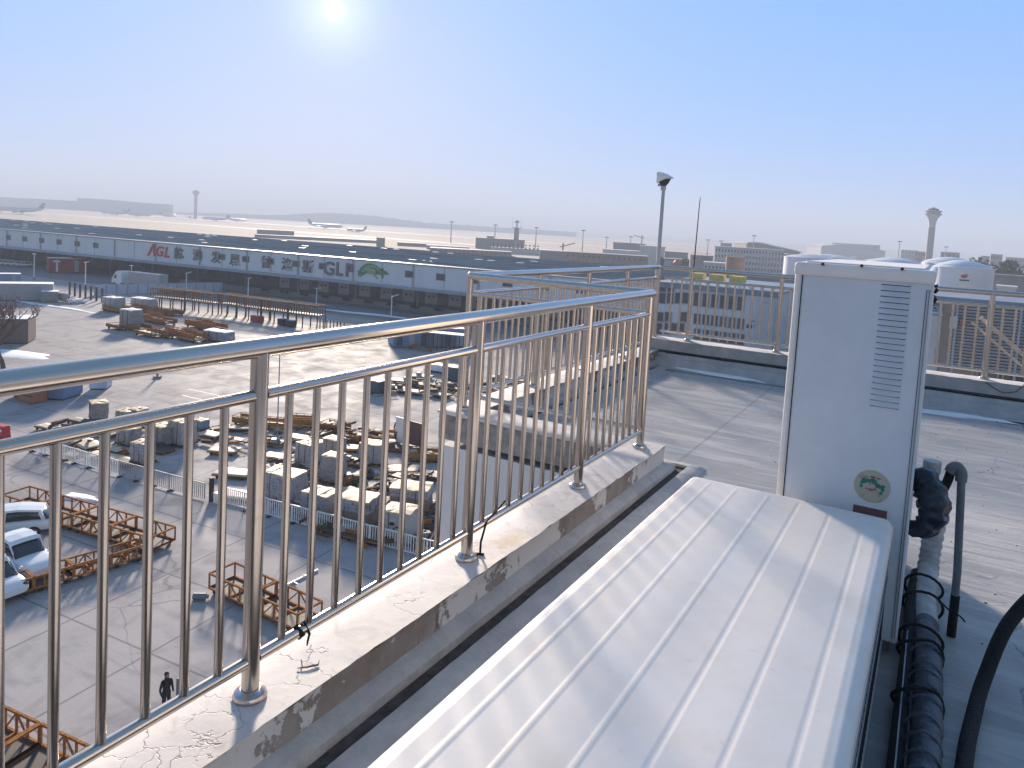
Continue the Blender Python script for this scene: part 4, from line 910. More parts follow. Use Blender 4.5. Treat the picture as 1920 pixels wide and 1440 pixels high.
def load(px, py, ang, L, Wd, h, label, m='wrapf', top='wrapt', z=.0, cat='wrapped load', base='brown', band=0, taper=.94, mouth=None, group=None, mark=False):
    p = G(px, py); root = empty('wrapped_load', (p.x, p.y, 0), ang, label, cat, group); rs_ = random.Random(int(px*3+py)); ph = rs_.random()*20
    if abs(ang-WR) > 1e-6: root.scale = (.58, .58, .72) if py > 760 else (.72, .72, .72)
    mb = MB(); n = 9; rows = 7
    ring = []
    for k in range(4):
        cx = [(-1, -1), (1, -1), (1, 1), (-1, 1)]
        a, b = cx[k], cx[(k+1) % 4]
        for i in range(n-1): t = i/(n-1); ring.append((a[0]+(b[0]-a[0])*t, a[1]+(b[1]-a[1])*t))
    N = len(ring)
    def pt(u, v, t):
        k = 1-(1-taper)*t; r2 = 1-.05*max(0, abs(u*v)-.5); x = u*L/2*k*r2; y = v*Wd/2*k*r2
        d = .09*noise.noise((x*1.1+ph, y*1.1, t*2.2))+.035*noise.noise((x*4+ph, y*4, t*7))
        zz = z+.34+h*t+(.10*noise.noise((x*.9, y*.9+ph, 4)) if t > .9 else 0)
        return (x*(1+d), y*(1+d), zz)
    for j in range(rows):
        for u, v in ring: mb.v.append(pt(u, v, j/(rows-1)))
    for j in range(rows-1):
        for k in range(N): a = j*N+k; b = j*N+(k+1) % N; mb.f.append((a, b, b+N, a+N))
    body = mb.build('stack', MT[m], root, True)
    mb = MB(); last = [pt(u, v, 1) for u, v in ring]; c = Vector((0, 0, z+.34+h+.06+.05*noise.noise((ph, 0, 0))))
    for u, v in ring: q = pt(u, v, 1); mb.v.append((q[0]*1.02, q[1]*1.02, q[2]-.12*(1+noise.noise((q[0]*3, q[1]*3, ph)))))
    for q in last: mb.v.append((q[0]*1.015, q[1]*1.015, q[2]+.012))
    for q in last: mb.v.append((q[0]*.55, q[1]*.55, (q[2]+c.z)/2+.03+.05*noise.noise((q[0]*2+ph, q[1]*2, 1))))
    mb.v.append(tuple(c))
    for r_ in range(2):
        for k in range(N): mb.f.append((r_*N+k, r_*N+(k+1) % N, (r_+1)*N+(k+1) % N, (r_+1)*N+k))
    for k in range(N): mb.f.append((2*N+k, 2*N+(k+1) % N, 3*N))
    mb.build('top_sheet', MT[top], root, True)
    if band:
        mb = MB()
        for u, v in ring+[ring[0]]: pass
        for j, t0 in enumerate((1-band, 1.0)):
            for u, v in ring: q = pt(u, v, t0); mb.v.append((q[0]*1.012, q[1]*1.012, q[2]))
        for k in range(N): mb.f.append((k, (k+1) % N, N+(k+1) % N, N+k))
        nb = mb.build('net_cover', MT['netb'], root, True)
    if mouth:
        MB().box((-L/2*.99, 0, z+.34+h*.46), (.08, Wd*.86, h*.84)).build('open_mouth', MT['darkc'], root)
    if mark:
        MB().box((-.3, -Wd/2*1.03, z+.34+h*.6), (.5, .03, .25)).box((-.1, -Wd/2*1.03, z+.34+h*.42), (.12, .03, .3)).box((.25, -Wd/2*1.03, z+.34+h*.5), (.3, .03, .12)).build('black_mark', MT['darkc'], root)
    if rs_.random() < .6:
        for x in (-L*.22, L*.2):
            q_ = [pt(2*x/L, -1, j/5.) for j in range(6)]; q2 = [pt(2*x/L, 1, j/5.) for j in range(6)]
            MB().tube([(a_[0], a_[1]*1.02, a_[2]) for a_ in q_]+[(x, 0, q_[-1][2]+.09)]+[(a_[0], a_[1]*1.02, a_[2]) for a_ in reversed(q2)], .035, 5).build('strap', MT['darkc'], root)
    MB().box((0, 0, z+.26), (L*1.06, Wd*1.06, .14)).build('base_pallet', MT['deckd' if base == 'brown' else base], root)
    mb = MB()
    for x in (-L*.4, 0, L*.4):
        for y in (-Wd*.38, Wd*.38): mb.box((x, y, z/2+.10), (.22, .22, .2+z))
    mb.build('support', MT['rust2'], root); return root
F0, F1 = G(400, 935), G(800, 1042); A0 = head(F0, F1)
# --- left cluster
load(185, 786, A0-.5, 2.9, 2.3, 1.9, 'silver wrapped drum-like load standing alone at the upper left of the cargo cluster', taper=1.0)
load(237, 792, A0, 2.4, 2.2, 1.2, 'low pale load behind the silver one, left of its pair', 'lgrey')
load(259, 790, A0, 2.2, 2.2, 1.3, 'low pale load behind the middle rail, right of its pair', 'lgrey')
load(241, 833, A0, 2.6, 2.2, 1.6, 'grey wrapped load in the middle of the left cluster, above the small cube', 'wrapf', band=.45)
load(304, 835, A0-.1, 2.8, 2.4, 2.0, 'blue grey wrapped load with pale lid, left of the tallest white block')
load(341, 833, A0-.1, 3.2, 2.6, 2.5, 'tall white sided block load, the largest of the left cluster', 'lgrey')
load(268, 869, A0+.05, 2.3, 2.1, 2.0, 'single wrapped cube with netted upper half beside the white barrier fence', band=.5)
load(375, 806, A0, 2.2, 1.8, 1.0, 'small dark low load at the right of the tall white block', 'blue')
dolly(163, 838, A0-.2, 4.6, 2.6, 'wide dolly with large creased metal sheet just behind the left barrier fence')
dolly(192, 862, A0+.1, 4.4, 2.4, 'dark dolly with crumpled sheet touching the left barrier fence', 'deckm')
dolly(90, 806, A0, 3.2, 1.8, 'small flat dolly at the far left of the cargo cluster')
dolly(152, 795, A0, 4.6, 1.8, 'dark rusty tray dolly under the middle rail at the left', 'deckd')
dolly(198, 816, A0, 4, 2, 'flat dolly with bright metal sheet between the middle rail and the grey load')
dolly(217, 848, A0, 2.6, 1.8, 'bright oval sheet dolly left of the single wrapped cube')
dolly(235, 872, A0, 3.2, 2.2, 'dark empty dolly left of the single wrapped cube', 'deckd')
dolly(300, 846, A0, 3.6, 2.4, 'orange framed dolly under the blue grey load', 'deckd', 'yel')
dolly(395, 820, A0, 3.4, 2.0, 'round edged pale dolly right of the tall white block')
dolly(445, 807, A0+.5, 4.0, 2.2, 'flat dolly with bright sheet behind the first post')
dolly(438, 893, A0+.35, 4.2, 2.6, 'flat dolly with cream metal sheet standing alone left of the first post')
dolly(445, 935, A0+.2, 4.4, 2.4, 'dolly with long rounded white cover beside the gap in the barrier fences', 'deckm')
# --- orange wagons behind
dolly(463, 795, A0+.2, 3.6, 2.2, 'small orange wagon behind the first post, leftmost of the wagons', 'deckd', 'yel', .9)
dolly(512, 803, A0+.3, 4.2, 2.4, 'orange wagon with pale cover just right of the first post', 'deckm', 'yel', .9)
dolly(566, 800, A0+.45, 4.6, 2.4, 'largest orange yellow wagon of the row behind the wrapped loads', 'deckm', 'yel', 1.2, box=3)
dolly(598, 818, A0+.2, 3.2, 2.0, 'small curved cream dolly in front of the largest orange wagon', 'deckm', 'yel')
dolly(628, 808, A0, 4.0, 2.4, 'wagon heaped with rusty scrap beside the third bar past the first post', 'deckd', 'rust', .8, box=5)
dolly(664, 826, A0, 3.4, 2.4, 'rusty dolly stacked with bent frames behind the dark mouthed load', 'deckd', 'rust', .6, box=3)
dolly(706, 826, A0-.1, 4.6, 2.2, 'rusty dolly with ochre side boards behind the dark mouthed load', 'deckd', 'yel', .5, box=2)
dolly(795, 862, A0+.5, 4.4, 2.6, 'orange wagon with timber sides standing alone near the white wall', 'deckd', 'yel', .9, box=2)
bp_ = G(770, 838); bo = empty('panel_board', (bp_.x, bp_.y, 0), A0-.2, 'dark red and white upright board behind the lone orange wagon', 'board')
MB().box((-1.0, 0, 1.2), (1.6, .1, 2.2)).build('white_half', MT['white'], bo); MB().box((.55, 0, 1.25), (1.5, .12, 2.0)).build('red_half', MT['stbrown'], bo); MB().box((-1.7, .1, .5), (.1, .6, 1)).box((1.2, .1, .5), (.1, .6, 1)).build('leg', MT['rust2'], bo)
# --- main cluster of loads
load(578, 871, A0-.15, 2.8, 2.4, 2.1, 'white block load with golden sunlit lid nearest the orange wagons', 'lgrey')
load(626, 856, A0, 2.6, 2.2, 1.8, 'ribbed load with hanging fringe behind the grey cone shaped load')
load(624, 903, A0+.1, 2.8, 2.6, 2.5, 'grey cone shaped wrapped load in the middle of the cluster', 'wrapf', taper=.8)
load(698, 868, A0+.2, 3.2, 2.6, 2.0, 'load with black open mouth and white right side in the back row', 'lgrey', mouth=True)
load(533, 935, A0+.05, 4.6, 3.0, 2.3, 'wide load with patched blue netting just right of the first post', 'netb', band=.6)
load(601, 968, A0+.0, 3.6, 2.8, 2.0, 'round topped netted load behind the barrier fence, left of the biggest stack', 'wrapf', band=.55)
load(672, 984, A0+.1, 4.0, 3.2, 2.3, 'biggest netted stack with brown lower half behind the barrier fence', 'brown', band=.45)
load(770, 956, A0+.3, 4.6, 3.2, 2.0, 'large stack with flat cream lid right of the cluster, above the open black container', 'brown', band=.4)
load(748, 1012, A0+.2, 3.4, 2.8, 2.4, 'container with black open side and white end standing at the barrier fence', 'lgrey', mouth=True, mark=True)
for px, py, a, dk, fr, bx, lb in ((520, 862, .2, 'deckm', 'rust', 0, 'cream sheet dolly left of the white block load'), (548, 884, -.1, 'deckd', 'rust', 3, 'rusty dolly with scrap in front of the white block load'), (600, 885, .4, 'deckm', 'yel', 0, 'ochre framed dolly wedged left of the cone shaped load'), (668, 872, .1, 'deckm', 'rust', 1, 'pale sheet dolly right behind the cone shaped load'), (612, 926, .2, 'deckm', 'rust2', 0, 'cream dolly between the wide netted load and the round topped one'),
    (700, 944, .3, 'deckd', 'rust', 3, 'rusty junk dolly left of the large stack'), (720, 985, -.1, 'deckm', 'yel', 0, 'pale dolly between the biggest stack and the open black container'), (508, 835, .3, 'deckd', 'rust', 2, 'dark scrap dolly right of the first post in the upper cluster'), (560, 826, .1, 'deckm', 'yel', 0, 'ochre dolly with bright sheet below the largest orange wagon'), (650, 845, .5, 'deckm', 'yel', 0, 'ochre dolly between the fringe load and the rusty frames'),
    (745, 845, .2, 'deckd', 'rust', 2, 'rusty dolly right of the dark mouthed load'), (420, 850, .4, 'deckm', 'rust', 0, 'pale dolly in the open gap left of the first post'), (330, 815, .1, 'deckm', 'yel', 0, 'small ochre dolly behind the tall white block')):
    dolly(px, py, A0+a, 3.6, 2.2, lb, dk, fr, box=bx)
dolly(505, 905, A0, 3.4, 2.2, 'low dolly with pale torn cover half hidden by the first post')
dolly(585, 900, A0+.6, 5.0, 2.2, 'dark empty dolly between the white block and the wide netted load', 'deckd', box=2)
dolly(655, 905, A0+.3, 3.6, 2.2, 'dark dolly with piled slats right of the cone shaped load', 'deckd', box=3)
dolly(640, 938, A0, 3.6, 2.4, 'flat grey sheet dolly in front of the cone shaped load', 'deckm')
dolly(640, 964, A0+.1, 3.4, 2.2, 'pale sheet dolly squeezed left of the biggest stack')
dolly(700, 896, A0, 4.2, 2.2, 'dark dolly loaded with pipes behind the bright tilted sheets', 'deckd', box=4)
dolly(752, 886, A0+.4, 4.4, 2.8, 'dolly with bright white tilted sheet, topmost of the flat sheets', 'deckm', tilt=.06)
dolly(708, 915, A0+.7, 4.6, 2.4, 'dolly with curved white sheet sloping down left of the flat cream lid', 'deckm', tilt=.05)
dolly(740, 918, A0+.1, 3.8, 2.2, 'dark dolly strewn with bars between the two white sheets and the large stack', 'deckd', box=3)
dolly(812, 897, A0+.2, 3.4, 2.4, 'cream sheet dolly beside the white building wall')
dolly(560, 960, A0, 3.6, 1.8, 'rusty red dolly under the wide netted load, at the barrier fence', 'deckd', 'rust')
dolly(632, 1000, A0, 3.0, 1.6, 'rusty broken dolly left of the biggest stack at the barrier fence', 'deckd', 'rust', box=2)
dolly(690, 1012, A0+.1, 4.2, 2.4, 'dark dolly with ochre edge right below the biggest stack', 'deckd', 'yel')
dolly(790, 985, A0+.3, 4.2, 2.4, 'rusty dolly below the large stack near the white wall', 'deckd', 'rust')
dolly(802, 1018, A0+.4, 2.6, 2.0, 'small rusty dolly in the last corner before the white wall', 'deckd', 'rust', box=2)
# --- upper right cluster
load(706, 736, A0-.2, 2.9, 2.4, 1.7, 'dark teal rounded box with cream lid at the left end of the far scrap cluster', 'teal')
load(853, 712, A0-.2, 3.0, 2.6, 2.0, 'dark blue drum-like load with white lid beyond the second post', 'teal')
for px, py, a, dk, lb in ((750, 718, .2, 'deckm', 'flat white dolly at the back left of the far scrap cluster'), (790, 710, .4, 'deckm', 'bent white sheet dolly at the back of the far scrap cluster'), (770, 738, .1, 'deckm', 'bright sheet dolly at the front of the far scrap cluster'), (822, 744, -.1, 'deckm', 'rounded cream sheet dolly at the front right of the far scrap cluster'),
    (742, 733, .5, 'deckd', 'dark dolly with tangled bars at the front left of the far scrap cluster'), (786, 725, 0, 'deckd', 'brown slatted dolly in the middle of the far scrap cluster'), (832, 728, .1, 'rust2', 'brown heaped dolly in the right half of the far scrap cluster'), (868, 735, .2, 'deckd', 'dark dolly behind the outer corner post'), (905, 728, .3, 'deckm', 'pale sheet dolly just right of the second post'), (935, 712, .2, 'deckm', 'pale dolly behind the crossing rails, right of the outer corner post'), (975, 718, .4, 'deckm', 'white covered dolly behind the crossing rails, rightmost of the far scrap cluster')):
    dolly(px, py, A0+a, 4.0, 2.2, lb, dk, 'rust2', box=3 if dk != 'deckm' else 1)
load(822, 697, A0-.1, 4.6, 2.4, 1.1, 'white low covered vehicle-like load behind the far scrap cluster', 'white', 'white')
# --- shed under the top rail, with pergola and benches
rt, L_ = cbox('site_shed', 737, 872, 652, 2.8, 5, 'blue', 'long blue shed with pale flat roof behind the top rail', 'shed', doors=False)
for k in range(6): MB().box((-L_/2+L_*(k+.5)/6, -.05, 1.25), (.9, .05, 1.9)).build('door', MT['canopy' if k % 2 else 'teal'], rt)
a, b = G(803, 656), G(868, 663); pg = empty('timber_pergola', (a.x, a.y, 0), head(a, b), 'brown open framed shelter in front of the blue shed', 'shelter'); L_ = (b-a).length
for k in range(5):
    for y in (0, 2.0): MB().bar((L_*k/4, y, 0), (L_*k/4, y, 2.6), .12).build('post', MT['rust2'], pg)
MB().box((L_/2, 1.0, 2.66), (L_+.3, 2.3, .1)).build('roof', MT['lgrey'], pg)
for k, (px, py) in enumerate(((760, 650), (788, 657))): 
    p = G(px, py); bn = empty('low_bench', (p.x, p.y, 0), A0, ('low rusty bench left of the brown shelter', 'low rusty bench touching the brown shelter')[k], 'bench'); MB().box((0, 0, .5), (4, .5, .12)).build('seat', MT['rust'], bn); MB().box((-1.8, 0, .22), (.12, .4, .44)).build('leg', MT['rust'], bn); MB().box((1.8, 0, .22), (.12, .4, .44)).build('leg', MT['rust'], bn)
# --- small wagons in the far yard
for px, py, w_, sd, dk, lb in ((219, 585, 5, .6, 'deckm', 'far wagon with white cube on it, leftmost of the brown wagons'), (256, 583, 6, .5, 'deckd', 'far brown wagon in the middle, in front of the rusty rack'), (300, 589, 6, .5, 'deckd', 'far orange wagon right under the first rusty rack'), (324, 591, 3.5, .5, 'deckd', 'short orange wagon at the end of the first wagon line'),
    (279, 602, 4.5, .9, 'deckm', 'grey topped wagon in the middle of the open yard'), (307, 608, 4, .6, 'deckd', 'small rusty wagon right of the grey topped wagon'), (224, 617, 3.5, .3, 'deckd', 'flat dark dolly left of the tall box in the open yard'), (262, 620, 3.5, .5, 'rust2', 'brown wagon right of the tall box in the open yard'),
    (280, 630, 4.6, .25, 'deckm', 'flat dolly with white deck in the open yard'), (312, 632, 4, .9, 'deckd', 'rusty open wagon at the right end of the near wagon line'), (372, 614, 4, .9, 'deckd', 'brown wagon left of the grey tub, above the near pair'), (396, 620, 5, .9, 'rust2', 'rusty grey tub wagon in the right wagon group'), (344, 634, 3.6, .9, 'rust2', 'rusty wagon at the lower left of the right wagon group'), (361, 640, 4, .8, 'deckm', 'wagon with pale lid hiding a blue body, in the right wagon group')):
    dolly(px, py, WR-.1, w_, 2.2, lb, dk, 'rust', sd, cat='wagon')
load(213, 583, WR, 3.4, 2.4, 2.2, 'white topped tent like cube at the left of the brown wagons', 'lgrey', 'snow')
load(270, 579, WR, 5, 2.2, 1.7, 'long white covered load between the tent like cube and the racks', 'lgrey', 'snow')
load(246, 617, WR, 2.8, 2.2, 2.8, 'tall grey box standing in the open yard between two brown dollies', 'wrapf', 'snow')
load(410, 640, WR, 4.4, 2.2, 1.3, 'low white and blue box at the right end of the near wagon group', 'netb', 'snow')
rs_ = random.Random(21); groups_ = {'rust2': MB(), 'rust': MB(), 'deckm': MB()}
for (x0, y0, x1, y1, n_) in ((80, 800, 300, 868, 46), (300, 800, 460, 838, 34), (480, 800, 740, 838, 70), (490, 860, 800, 905, 110), (500, 910, 820, 960, 90), (560, 960, 830, 1015, 60), (700, 715, 960, 745, 70)):
    for i in range(n_):
        u, v = rs_.random(), rs_.random(); px = x0+(x1-x0)*u; py = y0+(y1-y0)*v+ (px-x0)*(.10 if y0 > 850 else .02)
        p = G(px, py); a = A0+rs_.choice((0, PI/2))+rs_.uniform(-.5, .5); k_ = rs_.choice(('rust2', 'rust2', 'rust', 'deckm')); g_ = groups_[k_]
        if k_ == 'deckm': g_.box((p.x, p.y, rs_.uniform(.1, .45)), (rs_.uniform(.5, 1.3), rs_.uniform(.3, .8), .04), rot=Matrix.Rotation(a, 3, 'Z')@Matrix.Rotation(rs_.uniform(-.25, .25), 3, 'X'))
        else:
            l = rs_.uniform(.5, 1.6); z = rs_.uniform(.05, .5); g_.bar((p.x, p.y, z), (p.x+l*math.cos(a), p.y+l*math.sin(a), z+rs_.uniform(-.04, .3)), rs_.uniform(.05, .12), rs_.uniform(.05, .3))
for k_, nm_, lb in (('rust2', 'scrap_metal', 'dark rusty scrap bars scattered between the wrapped loads'), ('rust', 'scrap_timber', 'orange brown scrap pieces scattered between the wrapped loads'), ('deckm', 'loose_sheets', 'small pale metal sheets scattered between the wrapped loads')):
    tag(groups_[k_].build(nm_, MT[k_]), lb, 'scrap', kind='stuff')
# --- barrier fences
def barrier(a, b, n, label, m='white'):
    L = (b-a).length; ang = head(a, b)
    for i in range(n):
        p = a+(b-a)*(i/n); l = L/n*.97; root = empty('crowd_barrier', (p.x, p.y, 0), ang+random.uniform(-.03, .03), label, 'barrier', 'white tubular barriers fencing off the cargo')
        mb = MB()
        mb.bar((0, 0, .12), (l, 0, .12), .05); mb.bar((0, 0, 1.12), (l, 0, 1.12), .06); mb.bar((0, 0, .1), (0, 0, 1.15), .06); mb.bar((l, 0, .1), (l, 0, 1.15), .06)
        k = max(5, int(l/.17))
        for j in range(1, k): mb.bar((l*j/k, 0, .12), (l*j/k, 0, 1.1), .045)
        mb.build('bar_frame', MT[m], root)
        MB().box((l*.1, 0, .05), (.18, .55, .1)).build('foot', MT['darkc'], root)
barrier(G(60, 846), G(224, 893), 6, 'white tubular barrier in the left run in front of the wrapped cargo')
barrier(G(224, 893), G(384, 938), 5, 'thin grey barrier in the fainter run between the two white fences', 'lgrey')
barrier(G(416, 944), G(800, 1048), 8, 'white tubular barrier in the right run in front of the big stacks')
barrier(G(800, 1048), G(870, 1062), 1, 'last white tubular barrier of the run, ending behind the parapet')
p = G(396, 940); gp = empty('gate_post', (p.x, p.y, 0), A0, 'dark gate post with white cap at the gap between the barrier fences', 'post'); MB().box((0, 0, .8), (.22, .22, 1.6)).build('shaft', MT['darkc'], gp); MB().box((.5, 0, .35), (.35, .3, .7)).build('side_box', MT['white'], gp)
# --- rusty cages
def cage(a, b, label, Wd=2.0, h=1.02, flip=1, mesh=True):
    L = (b-a).length; root = empty('rusty_cage', (a.x, a.y, 0), head(a, b), label, 'cage trolley', 'rusty tubular cages in the yard'); w = .085
    mb = MB(); Wd *= flip
    for z in (.28, h):
        mb.bar((0, 0, z), (L, 0, z), w); mb.bar((0, Wd, z), (L, Wd, z), w); mb.bar((0, 0, z), (0, Wd, z), w); mb.bar((L, 0, z), (L, Wd, z), w)
    for k in range(5):
        x = L*k/4
        for y in (0, Wd): mb.bar((x, y, .28), (x, y, h), w*.8)
        if k % 2 == 0: mb.bar((x, 0, .28), (x, Wd, .28), w)
    for y in (0, Wd): mb.bar((L*.25, y, .28), (L*.5, y, h), w*.6); mb.bar((L*.75, y, .28), (L*.5, y, h), w*.6)
    mb.build('tube_frame', MT['rust'], root)
    MB().box((L/2, Wd/2, .24), (L*.98, abs(Wd)*.96, .03)).build('floor_grate', MT['deckd'] if mesh else MT['rust2'], root)
    for x in (.3, L-.3):
        for y in (.1*flip, Wd-.1*flip): MB().tube([(x, y-.05, .11), (x, y+.05, .11)], .11, 10).build('caster', MT['tyre'], root, True)
    return root
ca, cb_ = G(4, 958), G(284, 1043)
nm = ('farthest left in the row, behind the white cars', 'second from the left', 'third in the row, in open yard', 'at the corner where the rows meet')
for i in range(4): cage(ca+(cb_-ca)*(i/4), ca+(cb_-ca)*((i+.96)/4), 'tall rusty cage of the back row, '+nm[i], 1.7)
ca, cb_ = G(272, 1050), G(-20, 1140)
nm = ('nearest the right hand corner', 'second from the corner', 'third from the corner, in front of the pickup', 'at the left edge of the picture')
for i in range(4): cage(ca+(cb_-ca)*(i/4), ca+(cb_-ca)*((i+.96)/4), 'rusty low cage of the front row, '+nm[i], 1.0, .85, -1)
ca, cb_ = G(392, 1112), G(556, 1193)
cage(ca, ca+(cb_-ca)*.49, 'rusty cage left of the first post in the lower yard', 1.5); cage(ca+(cb_-ca)*.51, cb_, 'rusty cage right of the first post in the lower yard', 1.5)
ca, cb_ = G(-120, 1432), G(60, 1530)
cage(ca, ca+(cb_-ca)*.49, 'rusty cage in the bottom left corner, cut by the picture edge', 1.9); cage(ca+(cb_-ca)*.51, cb_, 'rusty cage in the bottom left corner, ending behind the lower rail', 1.9)
p = G(374, 1124); fb = empty('float_buoy', (p.x, p.y, 0), .6, 'small grey capped cylinder lying beside the lower yard cages', 'cylinder'); MB().tube([(-.3, 0, .16), (.3, 0, .16)], .16, 12).build('body', MT['pipe'], fb, True); MB().tube([(.3, 0, .16), (.42, 0, .16)], .1, 10).build('cap', MT['conc'], fb, True)
mb = MB(); a = G(523, 1106); b = G(596, 1070); mb.bar((a.x, a.y, .06), (b.x, b.y, .06), .08)
for k in range(5): c_ = a+(b-a)*(.12*k); mb.bar((c_.x, c_.y, .05), (c_.x+.5*math.cos(k*2), c_.y+.5*math.sin(k*2), .12), .04)
tag(mb.build('bent_rod', MT['white'], None), 'bent white metal rod lying on the concrete beyond the lower yard cages', 'rod')
# person and the pale box beside
def person(px, py, label):
    p = G(px, py); root = empty('person', (p.x, p.y, 0), head(p, Vector((0, 0, 0)))+.6, label, 'person')
    me = bpy.data.meshes.new('body'); J = dict(pel=((0, 0, .95), .13), chest=((0, 0, 1.28), .15), neck=((0, 0, 1.48), .06), head=((.02, 0, 1.60), .095), top=((.02, 0, 1.70), .075),
        hl=((0, .09, .90), .09), kl=((.04, .10, .50), .062), al=((0, .11, .09), .045), fl=((.15, .12, .04), .04), hr=((0, -.09, .90), .09), kr=((.02, -.11, .50), .062), ar=((-.08, -.11, .09), .045), fr=((.08, -.12, .04), .04),
        sl=((0, .19, 1.40), .062), el=((-.02, .25, 1.12), .045), wl=((.08, .24, .88), .034), sr=((0, -.19, 1.40), .062), er=((-.02, -.25, 1.12), .045), wr=((.10, -.23, .90), .034))
    ks = list(J); E = [('pel', 'chest'), ('chest', 'neck'), ('neck', 'head'), ('head', 'top'), ('pel', 'hl'), ('hl', 'kl'), ('kl', 'al'), ('al', 'fl'), ('pel', 'hr'), ('hr', 'kr'), ('kr', 'ar'), ('ar', 'fr'), ('chest', 'sl'), ('sl', 'el'), ('el', 'wl'), ('chest', 'sr'), ('sr', 'er'), ('er', 'wr')]
    me.from_pydata([J[k][0] for k in ks], [(ks.index(a), ks.index(b)) for a, b in E], []); o = bpy.data.objects.new('body', me); COL.objects.link(o); o.parent = root; me.materials.append(MT['cloth'])
    o.modifiers.new('skin', 'SKIN'); s = o.modifiers.new('sub', 'SUBSURF'); s.levels = 1; s.render_levels = 1
    for i, k in enumerate(ks): r = J[k][1]; me.skin_vertices[0].data[i].radius = (r, r)
    me.skin_vertices[0].data[0].use_root = True
    MB().ball((.03, 0, 1.63), .088, 12, (1, .85, 1.15)).build('face', MT['skin'], root, True); MB().ball((.0, 0, 1.67), .098, 12, (1, .9, .95)).build('hair', MT['darkc'], root, True)
    return root
person(311, 1343, 'person in dark clothes standing in the yard just behind the lower rail')
p = G(341, 1336); px_ = empty('signal_post', (p.x, p.y, 0), .3, 'grey box like post with pale top standing beside the person', 'post'); MB().box((0, 0, .7), (.35, .3, 1.4)).build('cabinet', MT['pipe'], px_, bevel=.03); MB().box((0, 0, 1.6), (.1, .1, .6)).build('stub', MT['lgrey'], px_)
# left edge: sheds, tree
rt, L_ = cbox('storage_shed', -40, 52, 645, 3.2, 4, 'brown', 'slatted brown shed with snowy roof behind the bare tree', 'shed', doors=False)
rt, L_ = cbox('site_hut', 10, 128, 748, 2.3, 3, 'blue', 'blue grey hut under the top rail at the left', 'hut', heading=A0+.35)
rt, L_ = cbox('site_hut', 168, 200, 731, 2.2, 2, 'hoard', 'small pale blue cabin under the top rail right of the longer hut', 'hut', doors=False)
p = G(61, 752); ob = empty('packing_crate', (p.x, p.y, 0), A0, 'brownish orange crate in front of the blue grey hut', 'crate'); MB().box((0, 0, .7), (2.2, 1.4, 1.3)).build('case', MT['orange'], ob, bevel=.03); MB().box((0, -.72, .7), (2.2, .04, .1)).build('batten', MT['rust2'], ob)
p = G(3, 822); rb = empty('road_barrier', (p.x, p.y, 0), A0, 'bright red plastic barrier at the left edge between the rails', 'barrier'); MB().xz([(-.8, 0), (.8, 0), (.65, .55), (.65, 1.1), (-.65, 1.1), (-.65, .55)], -.3, .3).build('shell', mat('bright_red_plastic', (.55, .02, .04), .4), rb, bevel=.05)
MB().box((0, -.31, .75), (1.0, .03, .2)).build('stripe', MT['white'], rb)
def tree(px, py, h, label, seed=3):
    p = G(px, py); root = empty('bare_tree', (p.x, p.y, 0), 0, label, 'tree'); rs_ = random.Random(seed); tr = MB(); tw = MB()
    def br(a, d, L, r, lv):
        n = 4; pts = [a]; q = a.copy(); dd = d.copy()
        for i in range(n): dd = (dd+Vector((rs_.uniform(-.22, .22), rs_.uniform(-.22, .22), rs_.uniform(-.05, .14)))).normalized(); q = q+dd*L/n; pts.append(q.copy())
        (tr if lv < 3 else tw).tube(pts, [r*(1-.12*i) for i in range(n+1)], 6 if lv < 3 else 4, cap=False)
        if lv < 6:
            for k in range(3 if lv < 4 else 2+rs_.randint(0, 1)):
                s = pts[rs_.randint(2, n)]; ax = Vector((rs_.uniform(-1, 1), rs_.uniform(-1, 1), rs_.uniform(-.1, .7))).normalized(); br(s, (dd*.7+ax*.8).normalized(), L*rs_.uniform(.58, .78), r*.62, lv+1)
    br(Vector((0, 0, 0)), Vector((.15, 0, 1)), h*.32, h*.026, 0)
    tr.build('trunk', MT['bark'], root, True); tw.build('twigs', MT['twig'], root)
tree(6, 690, 10.5, 'bare winter tree with reddish twigs at the left edge', 4)
tree(-20, 664, 9.5, 'second bare tree, mostly outside the left edge', 9)
# snow piles on the yard
for i, (px, py, rx, ry, a, lb) in enumerate(((700, 590, 12, 1.0, .1, 'snow strip beside the asphalt lane under the green emblem'), (500, 561, 14, 1.0, .1, 'snow strip beside the asphalt lane under the big letters'), (95, 574, 9, .8, 0, 'thin snow streak in front of the container row'), (145, 933, 1.6, .5, .2, 'small snow patch behind the rusty cages'), (30, 665, 4, 2, .3, 'snow patch under the bare tree'))):
    p = G(px, py); tag(blob('snow_patch', (p.x, p.y, .006), rx, ry, .08, 'snow', WR+a, seed=i*1.7, rag=.5), lb, 'snow')
for i, (x0, y0, x1, y1) in enumerate(((352, 729, 412, 742), (342, 741, 380, 750))):
    a, b = G(x0, y0), G(x1, y1); n_ = (b-a).normalized(); s_ = Vector((-n_.y, n_.x, 0))*.09
    tag(sheet('road_marking', [(a-s_)[:2], (b-s_)[:2], (b+s_)[:2], (a+s_)[:2]], .005, 'paint'), 'thin white line painted on the yard concrete', 'marking', kind='structure')

